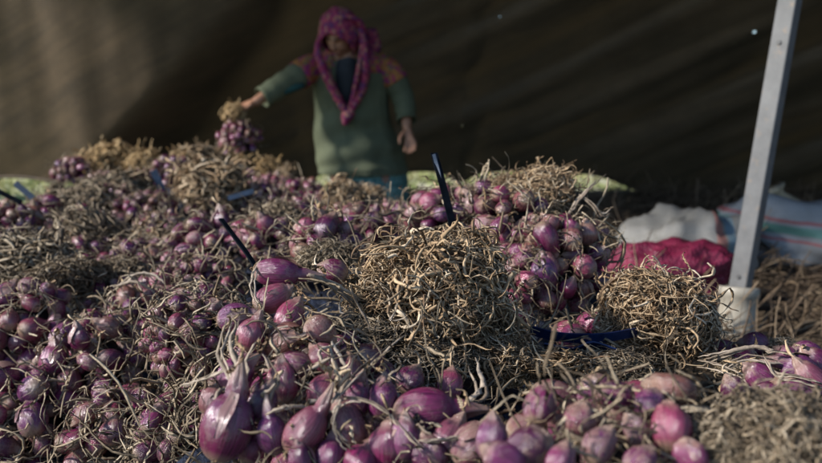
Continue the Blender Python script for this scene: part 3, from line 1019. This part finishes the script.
xs = np.arange(-2.6, 1.0, 0.035)
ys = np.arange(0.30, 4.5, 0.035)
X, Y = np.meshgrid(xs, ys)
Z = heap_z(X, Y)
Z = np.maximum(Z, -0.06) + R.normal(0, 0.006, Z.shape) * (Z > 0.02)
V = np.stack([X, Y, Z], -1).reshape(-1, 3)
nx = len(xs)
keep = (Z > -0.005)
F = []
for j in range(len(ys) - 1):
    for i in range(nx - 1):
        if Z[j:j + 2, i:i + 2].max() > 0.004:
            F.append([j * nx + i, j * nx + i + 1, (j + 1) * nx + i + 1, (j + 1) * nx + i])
core = obj('heap_core', mesh_from('heap_core', V, F, [simple('blue_gap_shade', (0.020, 0.028, 0.055), 0.6, 60, 0.7, 0.9, 0.02, 0.2)]), None,  # heap core; blue shade of the gaps is put into its colour
           'core of the heap beneath the bunches, coloured dark blue for shade in the gaps', 'heap', kind='stuff')

# loose leaves lying over the heap
n = 7500
x = R.uniform(-2.4, 0.75, n)
y = np.concatenate([R.uniform(0.4, 2.2, n * 2 // 3), R.uniform(2.2, 4.2, n - n * 2 // 3)])
z = heap_z(x, y)
k = z > 0.06
P = np.stack([x, y, z + R.uniform(0.01, 0.085, n)], 1)[k]
n = len(P)
D = np.stack([R.normal(0, 1, n), R.normal(0, 1, n), R.normal(0.15, 0.35, n)], 1)
v, f = strands(P, D, R.uniform(0.05, 0.17, n), R.uniform(0.0010, 0.0026, n), S=8, wob=0.42, grav=0.03, kink=0.16)
obj('loose_leaves', mesh_from('loose_leaves', v, f, [STRAWG]), None, 'loose curled dry leaves and roots strewn between the bunches', 'leaves', kind='stuff')

# ------------------------------------------------------------------ pole in its pipe
def build_pole():
    b0 = W(737, 333, 2.32)
    b0[2] = -0.03
    root = thing('tent_pole', b0, 'leaning grey metal pole standing in a cream plastic pipe', 'pole')
    foot = W(736, 333, 2.32)
    top_s = W(739, 287, 2.32)
    steel, nt, b = new_mat('galvanised_steel', 0.6)
    tc = N(nt, 'ShaderNodeTexCoord')
    n1 = noise(nt, tc.outputs['Object'], 12, 6, 0.65)
    r = ramp(nt, [(0.3, (0.10, 0.10, 0.099)), (0.7, (0.16, 0.16, 0.158))], n1)
    n2 = noise(nt, tc.outputs['Object'], 40, 5, 0.7)
    r2 = ramp(nt, [(0.58, (0, 0, 0)), (0.72, (1, 1, 1))], n2)
    c = mixc(nt, mathn(nt, 'MULTIPLY', r2.outputs[0], 0.5), r.outputs[0], (0.27, 0.19, 0.12))
    nt.links.new(c, b.inputs['Base Color'])
    b.inputs['Metallic'].default_value = 0.1
    b.inputs['Specular IOR Level'].default_value = 0.25
    pvc = simple('cream_pvc', (0.37, 0.335, 0.27), 0.45, 9, 0.22, 0.05)
    # sleeve: hollow pipe
    ax = unit(top_s - foot)
    s = unit(np.cross(ax, (0, 1, 0)))
    t = np.cross(s, ax)
    ro, ri, seg = 0.054, 0.047, 36
    V, F = [], []
    rings = [(b0 + ax * 0, ro), (foot + (top_s - foot) * .5, ro), (top_s - ax * .03, ro), (top_s - ax * .028, ro + .003), (top_s - ax * .002, ro + .003), (top_s, ro), (top_s + ax * .001, ri), (foot, ri)]
    for c_, r_ in rings:
        for k in range(seg):
            a = 2 * math.pi * k / seg
            V.append(c_ + r_ * (math.cos(a) * s + math.sin(a) * t) - b0)
    for j in range(len(rings) - 1):
        for k in range(seg):
            F.append([j * seg + k, j * seg + (k + 1) % seg, (j + 1) * seg + (k + 1) % seg, (j + 1) * seg + k])
    obj('pipe_sleeve', mesh_from('pipe_sleeve', np.array(V), F, [pvc]), root)
    # square tube, one edge towards the viewer
    p0 = W(738, 300, 2.32)
    p1 = W(790, 0, 2.20)
    ax = unit(p1 - p0)
    p1 = p1 + ax * 1.2
    s0 = unit(np.cross(ax, (0, 1, 0)))
    t0 = np.cross(ax, s0)
    a = math.radians(42)
    s = s0 * math.cos(a) + t0 * math.sin(a)
    t = -s0 * math.sin(a) + t0 * math.cos(a)
    bm = bmesh.new()
    hw, hd = 0.021, 0.026
    vs = []
    for p in (p0 - ax * 0.2, p1):
        for (i, j) in ((-1, -1), (1, -1), (1, 1), (-1, 1)):
            vs.append(bm.verts.new(Vector(p + s * hw * i + t * hd * j - b0)))
    for k in range(4):
        bm.faces.new((vs[k], vs[(k + 1) % 4], vs[4 + (k + 1) % 4], vs[4 + k]))
    bm.faces.new(vs[:4][::-1])
    bm.faces.new(vs[4:])
    bmesh.ops.bevel(bm, geom=bm.edges[:], offset=0.004, segments=3, affect='EDGES', profile=0.5)
    me = bpy.data.meshes.new('tube')
    bm.to_mesh(me)
    bm.free()
    me.materials.append(steel)
    tb = obj('tube', me, root)
    dark = simple('bolt_steel', (0.07, 0.07, 0.07), 0.5)
    # bolts on the two faces turned to the viewer
    for (u, v, d) in ((733, 276, 2.3), (776, 42, 2.2)):
        p = W(u, v, d)
        al = np.dot(p - p0, ax)
        fn = None
        for nrm, h in ((s, hw), (-s, hw), (t, hd), (-t, hd)):
            if nrm[0] < -0.3 and nrm[1] < 0.2:
                fn, hh = nrm, h
        q = p0 + ax * al + fn * hh
        vv, ff = tube([q - fn * 0.002, q + fn * 0.003, q + fn * 0.004], [0.0065, 0.0065, 0.005], 8)
        obj('bolt', mesh_from('bolt', vv - b0, ff, [dark], smooth=False), tb)
    return root


build_pole()

# ------------------------------------------------------------------ sacks
def woven_mat(name, base, stripes, axis=0, scale=1.0):
    """woven polypropylene with coloured stripes across local x"""
    m, nt, b = new_mat(name, 0.6)
    tc = N(nt, 'ShaderNodeTexCoord')
    sp = N(nt, 'ShaderNodeSeparateXYZ')
    nt.links.new(tc.outputs['Object'], sp.inputs[0])
    n1 = noise(nt, tc.outputs['Object'], 9, 5, 0.6)
    c = ramp(nt, [(0.3, tuple(x * 0.72 for x in base)), (0.7, base)], n1).outputs[0]
    xx = mathn(nt, 'ADD', sp.outputs[axis], mathn(nt, 'MULTIPLY', mathn(nt, 'SUBTRACT', n1, 0.5), 0.02))
    for (x0, x1, col) in stripes:
        mask = mathn(nt, 'MULTIPLY', mathn(nt, 'GREATER_THAN', xx, x0), mathn(nt, 'LESS_THAN', xx, x1))
        c = mixc(nt, mathn(nt, 'MULTIPLY', mask, 0.85), c, col)
    nt.links.new(c, b.inputs['Base Color'])
    w = N(nt, 'ShaderNodeTexWave')
    w.inputs['Scale'].default_value = 120
    nt.links.new(tc.outputs['Object'], w.inputs[0])
    bump(nt, b, w.outputs['Fac'], 0.3, 0.002)
    return m


def sack(name, centre, rad, rotz, mat, label, seed, power=0.75, tie=None, extra=None, roty=0.0):
    v, f = sphere_pts(56, 30)
    rg = np.random.default_rng(seed)
    v = np.sign(v) * np.abs(v) ** power
    v[:, 2] = np.where(v[:, 2] < -0.62, -0.62, v[:, 2])
    k = rg.normal(size=(14, 3)) * np.linspace(1.5, 9, 14)[:, None]
    ph = rg.random(14) * 6.28
    amp = 0.085 / np.linspace(1, 3.0, 14)
    dsp = sum(amp[i] * np.sin(v @ k[i] + ph[i]) for i in range(14))
    th = np.arctan2(v[:, 1], v[:, 2])
    ends = sstep(np.abs(v[:, 0]), 0.55, 1.0)
    dsp = dsp + ends * 0.05 * np.sin(th * 9 + seed)
    v = v * (1 + dsp)[:, None] * np.asarray(rad)
    g = Geo()
    g.add(v, f, 0)
    root = thing(name, (centre[0], centre[1], 0.0), label, 'sack', 'sacks on the floor at the right')
    o = obj('bag', g.mesh('bag', [mat]), root)
    o.location = (0, 0, centre[2])
    o.rotation_euler = (0, roty, rotz)
    return root, o


W1 = woven_mat('white_woven_red_blue', (0.25, 0.24, 0.215), [(0.075, 0.115, (0.34, 0.13, 0.10)), (0.125, 0.16, (0.14, 0.22, 0.26))])
W2 = woven_mat('white_woven_green_red', (0.24, 0.25, 0.255), [(0.035, 0.072, (0.07, 0.20, 0.16)), (0.084, 0.098, (0.27, 0.08, 0.08)), (0.006, 0.018, (0.27, 0.08, 0.08))], 2)
p = W(690, 240, 3.15)
sack('sack', (p[0], p[1] + .05, 0.09), (0.215, 0.17, 0.145), -0.12, W1, 'white woven sack with a red and blue stripe behind the magenta sack', 3)
p = W(805, 240, 3.2)
r2, o2 = sack('sack', (p[0] + .12, p[1] + .1, 0.095), (0.33, 0.20, 0.15), -0.25, W2, 'white woven sack with green and red stripes right of the pole', 5, roty=0.10)
tan = simple('jute', (0.42, 0.34, 0.22), 0.8, 30, 0.4, 0.4)
q = W(776, 200, 3.35)
vv, ff = tube(smooth_path([q + np.array((0.10, 0, -0.10)), q + np.array((0.05, 0, -0.03)), q + np.array((0.0, 0, 0.02)), q + np.array((-0.02, 0, 0.05))], 8), [.075, .07, .06, .045, .035, .035, .045, .055], 12)
obj('gathered_neck', mesh_from('gathered_neck', vv - np.array(r2.location), ff, [tan]), r2)


def net_mat():
    m, nt, b = new_mat('magenta_net', 0.55)
    tc = N(nt, 'ShaderNodeTexCoord')
    n1 = noise(nt, tc.outputs['Object'], 14, 5, 0.6)
    r = ramp(nt, [(0.3, (0.06, 0.003, 0.014)), (0.55, (0.15, 0.006, 0.034)), (0.75, (0.23, 0.03, 0.065))], n1)
    nt.links.new(r.outputs[0], b.inputs['Base Color'])
    v = N(nt, 'ShaderNodeTexVoronoi')
    v.inputs['Scale'].default_value = 110
    nt.links.new(tc.outputs['Object'], v.inputs[0])
    bump(nt, b, v.outputs['Distance'], 0.7, 0.006)
    return m


p = W(666, 278, 2.62)
r3, o3 = sack('net_sack', (p[0], p[1], 0.085), (0.20, 0.15, 0.125), 0.05, net_mat(), 'magenta net sack lying at the foot of the pole', 8, power=0.7)
mo = obj('straw_filling', mop_mesh(STRAWD, 2, 0), r3, kind='stuff')
mo.location = (0.02, -0.02, 0.165)
mo.scale = (0.10, 0.08, 0.035)

# ------------------------------------------------------------------ the woman
def capsule(g, pts, rads, seg=14):
    path = smooth_path(pts, max(8, len(pts) * 5))
    rr = np.interp(np.linspace(0, 1, len(path)), np.linspace(0, 1, len(rads)), rads)
    v, f = tube(path, rr, seg)
    g.add(v, f)
    for p_, r_ in ((path[0], rr[0]), (path[-1], rr[-1])):
        sv, sf = sphere_pts(seg, 8)
        g.add(np.asarray(p_) + sv * r_, sf)


def loft(rings, seg=40, fold=None, lift=0.0):
    """horizontal ellipse rings: (centre, half width, half depth)"""
    V, F = [], []
    for j, (c, hx, hy) in enumerate(rings):
        for k in range(seg):
            a = 2 * math.pi * k / seg
            m = 1 + (fold(j / (len(rings) - 1), a) if fold else 0)
            V.append((c[0] + (hx + lift) * m * math.cos(a), c[1] + (hy + lift) * m * math.sin(a), c[2]))
    for j in range(len(rings) - 1):
        for k in range(seg):
            F.append([j * seg + k, j * seg + (k + 1) % seg, (j + 1) * seg + (k + 1) % seg, (j + 1) * seg + k])
    return np.array(V), F


def rings_px(rows, n=40):
    """rows of (row, left col, right col, depth, half depth) -> interpolated rings"""
    a = np.array(rows, float)
    t = np.linspace(0, len(a) - 1, n)
    i = np.minimum(t.astype(int), len(a) - 2)
    out = []
    b = smooth_path(a, n)
    for (v, ul, ur, d, hd) in b:
        c = W((ul + ur) / 2, v, d)
        out.append((c, (ur - ul) / 2 * d / FPX, hd))
    return out


def fabric(name, c1, c2, scale, bscale=140, rough=0.85):
    m, nt, b = new_mat(name, rough)
    tc = N(nt, 'ShaderNodeTexCoord')
    n1 = noise(nt, tc.outputs['Object'], scale, 5, 0.6)
    r = ramp(nt, [(0.3, c1), (0.7, c2)], n1)
    nt.links.new(r.outputs[0], b.inputs['Base Color'])
    b.inputs['Specular IOR Level'].default_value = 0.2
    bump(nt, b, noise(nt, tc.outputs['Object'], bscale, 3), 0.3, 0.003)
    return m


def print_mat(name, cols, scale):
    m, nt, b = new_mat(name, 0.8)
    tc = N(nt, 'ShaderNodeTexCoord')
    v = N(nt, 'ShaderNodeTexVoronoi')
    v.inputs['Scale'].default_value = scale
    nt.links.new(tc.outputs['Object'], v.inputs[0])
    sp = N(nt, 'ShaderNodeSeparateColor')
    nt.links.new(v.outputs['Color'], sp.inputs[0])
    r = ramp(nt, [(i / len(cols), c) for i, c in enumerate(cols)], sp.outputs[0])
    r.color_ramp.interpolation = 'CONSTANT'
    nt.links.new(r.outputs[0], b.inputs['Base Color'])
    b.inputs['Specular IOR Level'].default_value = 0.2
    return m


def build_person():
    feet = W(365, 215, 4.72)
    feet[2] = 0.0
    root = thing('person', feet, 'person in a green tunic and magenta patterned headscarf stooping to reach left over the heap', 'person')
    skin, nt, b = new_mat('skin', 0.55)
    tc = N(nt, 'ShaderNodeTexCoord')
    r = ramp(nt, [(0.3, (0.25, 0.12, 0.07)), (0.7, (0.36, 0.185, 0.11))], noise(nt, tc.outputs['Object'], 25, 4))
    nt.links.new(r.outputs[0], b.inputs['Base Color'])
    b.inputs['Subsurface Weight'].default_value = 0.05
    g = Geo()
    # torso and legs
    capsule(g, [W(360, 150, 4.70), W(354, 118, 4.64), W(350, 85, 4.54), W(347, 58, 4.45)], [.155, .14, .135, .09], 20)
    capsule(g, [W(316, 68, 4.49), W(348, 62, 4.50), W(384, 68, 4.50)], [.052, .066, .052], 16)
    capsule(g, [W(347, 60, 4.46), W(345, 47, 4.42)], [.055, .05])
    for hu, ku, au in ((344, 342, 345), (376, 384, 388)):
        an = W(au, 210, 4.72)
        an[2] = 0.07
        to = an + np.array((0.01, -0.17, -0.035))
        capsule(g, [W(hu, 155, 4.70), W(ku, 182, 4.60), an], [.105, .062, .04])
        capsule(g, [an + np.array((0, .03, -.03)), to], [.036, .028])
    # arms
    capsule(g, [W(316, 68, 4.48), W(284, 84, 4.38), W(257, 101, 4.32)], [.050, .042, .027])
    capsule(g, [W(384, 68, 4.50), W(403, 98, 4.53), W(407, 127, 4.47)], [.050, .042, .026])
    # hand hanging at the side: palm, four fingers, thumb
    wr, kn = W(407, 127, 4.47), W(410.5, 141, 4.45)
    for o_ in (-.016, 0, .016):
        capsule(g, [wr, kn + CX * o_], [.018, .012])
    for o_, ln in ((-.025, .058), (-.0085, .070), (.008, .066), (.0235, .052)):
        a0 = kn + CX * o_
        a1 = a0 + np.array((o_ * .15, -.010, -ln * .5))
        a2 = a1 + np.array((-.004, -.022, -ln * .42))
        capsule(g, [a0, a1, a2], [.0088, .0082, .0068], 8)
    t0 = wr + (kn - wr) * .35 + np.array((-.022, -.012, 0))
    capsule(g, [t0, t0 + np.array((-.022, -.022, -.028)), t0 + np.array((-.024, -.034, -.058))], [.013, .011, .0085], 8)
    # reaching hand: closed round the leaf tops of the bunch
    wr, kn = W(257, 101, 4.32), W(243, 107, 4.29)
    for o_ in (-.02, .004, .024):
        capsule(g, [wr, kn + np.array((0, o_ * .8, o_ * .4))], [.021, .015])
    for o_, ln in ((-.030, .064), (-.011, .078), (.009, .074), (.027, .058)):
        a0 = kn + np.array((0, o_ * .9, o_ * .35))
        a1 = a0 + np.array((-ln * .48, 0, -.006))
        a2 = a1 + np.array((-.006, .004, -ln * .40))
        a3 = a2 + np.array((ln * .25, .004, -ln * .15))
        capsule(g, [a0, a1, a2, a3], [.0105, .010, .009, .0075], 8)
    t0 = wr + (kn - wr) * .4 + np.array((0, -.025, -.008))
    capsule(g, [t0, t0 + np.array((-.030, -.016, -.024)), t0 + np.array((-.055, -.004, -.034))], [.013, .011, .009], 8)
    # head, bowed and turned a little to the left of the picture
    hc = W(341, 35, 4.35)
    Rm = np.array((Matrix.Rotation(math.radians(-24), 3, 'Z') @ Matrix.Rotation(math.radians(36), 3, 'X') @ Matrix.Rotation(math.radians(4), 3, 'Y')))
    v, f = sphere_pts(48, 36)
    x, y, z = v[:, 0], v[:, 1], v[:, 2]        # face looks along -y

    def bumpf(cx, cz, sx, sz):
        return np.exp(-((x - cx) / sx) ** 2 - ((z - cz) / sz) ** 2) * (y < 0)
    rr = np.ones(len(v))
    rr += 0.30 * bumpf(0, -0.14, 0.10, 0.16) + 0.10 * bumpf(0, 0.10, .08, .2)         # nose
    rr += 0.07 * bumpf(0.28, 0.24, .25, .07) + 0.07 * bumpf(-0.28, 0.24, .25, .07)     # brow
    rr -= 0.10 * bumpf(0.30, 0.08, .15, .10) + 0.10 * bumpf(-0.30, 0.08, .15, .10)     # sockets
    rr += 0.05 * bumpf(0.30, 0.06, .09, .05) + 0.05 * bumpf(-0.30, 0.06, .09, .05)     # lids
    rr += 0.07 * bumpf(0.42, -0.2, .2, .18) + 0.07 * bumpf(-0.42, -0.2, .2, .18)       # cheeks
    rr += 0.11 * bumpf(0, -0.43, .17, .05) + 0.10 * bumpf(0, -0.54, .14, .05)          # lips
    rr += 0.14 * bumpf(0, -0.78, .22, .14)                                             # chin
    hv = v * rr[:, None] * np.array((.077, .098, .118))
    hv[:, 0] *= 1 - 0.28 * sstep(-z, 0.2, 1.0)
    g.add(hc + hv @ Rm.T, f)
    for s in (-1, 1):                                                                   # ears
        ev, ef = sphere_pts(12, 8)
        g.add(hc + (ev * np.array((.012, .022, .032)) + np.array((s * .078, .01, -.005))) @ Rm.T, ef)
    capsule(g, [hc + np.array((0, .03, -.03)), W(346, 55, 4.46)], [.06, .055])
    src = bpy.data.objects.new('tmp', g.mesh('tmp', [skin]))
    COL.objects.link(src)
    md = src.modifiers.new('r', 'REMESH')
    md.mode = 'VOXEL'
    md.voxel_size = 0.0045
    ms = src.modifiers.new('s', 'SMOOTH')
    ms.iterations = 3
    ms.factor = 0.5
    dg = bpy.context.evaluated_depsgraph_get()
    me = bpy.data.meshes.new_from_object(src.evaluated_get(dg))
    me.name = 'body'
    bpy.data.objects.remove(src)
    me.polygons.foreach_set('use_smooth', np.ones(len(me.polygons), dtype=bool))
    if not me.materials:
        me.materials.append(skin)
    me.transform(Matrix.Translation(-Vector(feet)))
    obj('body', me, root)

    def part(name, v, f, mat, solid=0.0):
        o = obj(name, mesh_from(name, np.asarray(v) - feet, f, [mat]), root)
        if solid:
            m_ = o.modifiers.new('s', 'SOLIDIFY')
            m_.thickness = solid
            m_.offset = 0
        return o
    # eyebrows and lips
    brow = simple('brow', (0.02, 0.015, 0.012), 0.8)
    lip = simple('lip', (0.20, 0.07, 0.055), 0.5)
    for s in (-1, 1):
        pth = [hc + np.array((s * a_, -.5 * .2 + b_, c_)) @ Rm.T for a_, b_, c_ in ((.012, -.002, .030), (.026, .004, .036), (.042, .020, .030))]
        v, f = tube(smooth_path(pth, 8), .0035, 6)
        part('eyebrow', v, f, brow)
    pth = [hc + np.array((a_, b_, -.056)) @ Rm.T for a_, b_ in ((-.022, -.086), (0, -.097), (.022, -.086))]
    v, f = tube(smooth_path(pth, 8), .004, 6)
    part('mouth', v, f, lip)

    # garments
    green = fabric('green_cloth', (0.075, 0.085, 0.052), (0.125, 0.14, 0.085), 5)
    rows = [(47, 332, 366, 4.47, .07), (53, 323, 377, 4.49, .10), (62, 312, 388, 4.51, .13), (75, 311, 391, 4.53, .145), (90, 314, 389, 4.56, .155),
            (108, 316, 389, 4.60, .165), (125, 315, 392, 4.63, .175), (142, 315, 399, 4.65, .185), (158, 317, 404, 4.66, .19), (168, 319, 406, 4.665, .195), (173, 320, 407, 4.67, .195)]
    rg = rings_px(rows, 60)

    def fold(t, a):
        s = 0.0
        lower = sstep(np.array(t), .35, 1.0)
        s += .022 * lower * math.sin(5 * a + 1.2 + 2 * t) + .020 * lower * math.sin(11 * a + 4 * t)
        s += .060 * math.sin(t * 34 + 2.5 * math.cos(a + .8)) * sstep(np.array(t), .4, .6) * (1 - sstep(np.array(t), .8, .95)) * max(0.0, -math.sin(a)) ** .7
        s += .012 * math.sin(3 * a + t * 9) + .012 * math.sin(24 * a) * float(sstep(np.array(t), .38, .46) * (1 - sstep(np.array(t), .6, .8)))
        return float(s)
    v, f = loft(rg, 72, fold)
    part('tunic', v, f, green, .004)
    # gathered seam under the bust
    # sleeves
    def sleeve(pts, rads, mat):
        path = smooth_path(pts, 22)
        rr_ = np.interp(np.linspace(0, 1, 22), np.linspace(0, 1, len(rads)), rads)
        rr_ = rr_ * (1 + .05 * np.sin(np.arange(22) * 1.9))
        v_, f_ = tube(path, rr_, 20, False)
        return v_, f_
    v, f = sleeve([W(324, 65, 4.50), W(308, 70, 4.46), W(284, 84, 4.38), W(262, 98, 4.33)], [.068, .074, .064, .058], green)
    part('sleeve', v, f, green, .004)
    v, f = sleeve([W(374, 63, 4.52), W(389, 73, 4.51), W(403, 98, 4.53), W(407, 121, 4.48)], [.066, .074, .064, .052], green)
    part('sleeve', v, f, green, .004)
    teal = fabric('teal_lining', (0.015, 0.045, 0.045), (0.02, 0.065, 0.06), 8)
    v, f = tube(smooth_path([W(304, 85, 4.37), W(294, 88, 4.35), W(284, 92, 4.34)], 6), [.016, .022, .016], 10)
    part('cuff_lining', v, f, teal)
    # sarong
    pl, nt, b = new_mat('teal_sarong', 0.85)
    tc = N(nt, 'ShaderNodeTexCoord')
    ck = N(nt, 'ShaderNodeTexChecker')
    ck.inputs['Scale'].default_value = 38
    ck.inputs['Color1'].default_value = (0.06, 0.16, 0.15, 1)
    ck.inputs['Color2'].default_value = (0.15, 0.29, 0.26, 1)
    nt.links.new(tc.outputs['Object'], ck.inputs[0])
    nt.links.new(ck.outputs[0], b.inputs['Base Color'])
    rows = [(150, 332, 396, 4.70, .15), (166, 330, 404, 4.69, .165), (185, 331, 407, 4.685, .17), (205, 333, 408, 4.68, .17), (213, 334, 408, 4.68, .17)]
    v, f = loft(rings_px(rows, 24), 60, lambda t, a: .03 * math.sin(7 * a) + .02 * math.sin(13 * a + t))
    part('sarong', v, f, pl, .004)
    # dark shirt in the neckline
    dk = simple('dark_shirt', (0.025, 0.03, 0.036), .8, 20, .4)
    v, f = lump(W(347, 76, 4.42), (.072, .055, .15), 4, .04, 24, 16)
    part('shirt', v, f, dk)
    # patterned shoulder yoke
    yk = print_mat('yoke_print', [(0.26, 0.10, 0.04), (0.30, 0.04, 0.10), (0.18, 0.13, 0.06), (0.34, 0.15, 0.05), (0.20, 0.03, 0.12)], 48)
    yv, yf = loft(rg, 72, fold, .006)
    side = []
    for q in yf:
        j_, k_ = q[0] // 72, q[0] % 72
        a = 2 * math.pi * k_ / 72
        edge = .42 + .05 * math.sin(j_ * 1.7)
        if 3 <= j_ < 17 and abs(math.cos(a)) > edge:
            side.append(q)
    part('yoke', yv, side, yk, .003)
    for pts in ([W(324, 65, 4.50), W(308, 70, 4.46), W(298, 76, 4.42)], [W(374, 63, 4.52), W(389, 73, 4.51), W(395, 82, 4.52)]):
        v, f = tube(smooth_path(pts, 10), [.072, .078, .079, .078], 20, False)
        part('yoke', v, f, yk, .003)
    # headscarf: cap with the face left open
    sm = print_mat('scarf_print', [(0.24, 0.028, 0.085), (0.15, 0.028, 0.085), (0.30, 0.06, 0.09), (0.18, 0.018, 0.06), (0.30, 0.14, 0.11), (0.10, 0.035, 0.11)], 62)
    v, f = sphere_pts(48, 32)
    cv = v * np.array((.108, .125, .140))
    cv = cv * (1 + .03 * np.sin(v[:, 0] * 9 + v[:, 2] * 12) + .02 * np.sin(v[:, 2] * 22 - v[:, 0] * 7))[:, None]
    cv[:, 2] += .012
    face = (v[:, 1] < -0.2) & (((v[:, 0]) / .82) ** 2 + ((v[:, 2] + .24) / .72) ** 2 < 1)
    keep_f = [q for q in f if not all(face[i] for i in q)]
    part('headscarf', hc + cv @ Rm.T, keep_f, sm, .006)
    # wrapped roll at the temple and the two hanging ends tied on the chest
    def cloth_roll(name, pts, rads, sq=.6):
        path = smooth_path(pts, 24)
        rr_ = np.interp(np.linspace(0, 1, 24), np.linspace(0, 1, len(rads)), rads) * (1 + .10 * np.sin(np.arange(24) * 2.3))
        v_, f_ = tube(path, rr_, 16, True, sq)
        part(name, v_, f_, sm)
    cloth_roll('scarf_end', [W(321, 34, 4.34), W(318, 52, 4.33), W(327, 76, 4.34), (W(338, 98, 4.385)), W(347, 113, 4.41)], [.02, .036, .044, .040, .032])
    cloth_roll('scarf_end', [W(358, 22, 4.30), W(364, 42, 4.30), W(366, 66, 4.33), W(362, 90, 4.375), W(349, 113, 4.41)], [.024, .038, .044, .040, .032])
    cloth_roll('scarf_end', [W(360, 30, 4.29), W(361, 52, 4.30), W(357, 78, 4.325), W(353, 98, 4.38), W(347, 114, 4.41)], [.012, .018, .026, .026, .024])
    cloth_roll('scarf_roll', [W(322, 28, 4.30), W(330, 20, 4.25), W(345, 17, 4.23), W(358, 22, 4.27), W(364, 34, 4.32)], [.022, .03, .032, .03, .026])
    cloth_roll('scarf_knot', [W(352, 112, 4.41), W(347, 116, 4.40), W(345, 124, 4.42)], [.03, .042, .02], .8)
    cloth_roll('scarf_back', [W(368, 30, 4.42), W(371, 45, 4.47), W(368, 58, 4.50)], [.05, .06, .05])
    return root


build_person()
bunch('bunch of pink bulbs dangling from the outstretched hand of the person', domes=[(240, 140, 4.29, 21, 19, .036)], mops=[(233, 115, 4.26, 10, dict(mat=STRAWT, flat=1.4, lod=2))],
      extra=30, group='bunch in the hand',
      stalks=[([(236, 108, 4.27), (236, 116, 4.27), (238, 124, 4.28), (240, 136, 4.29)], 9)])
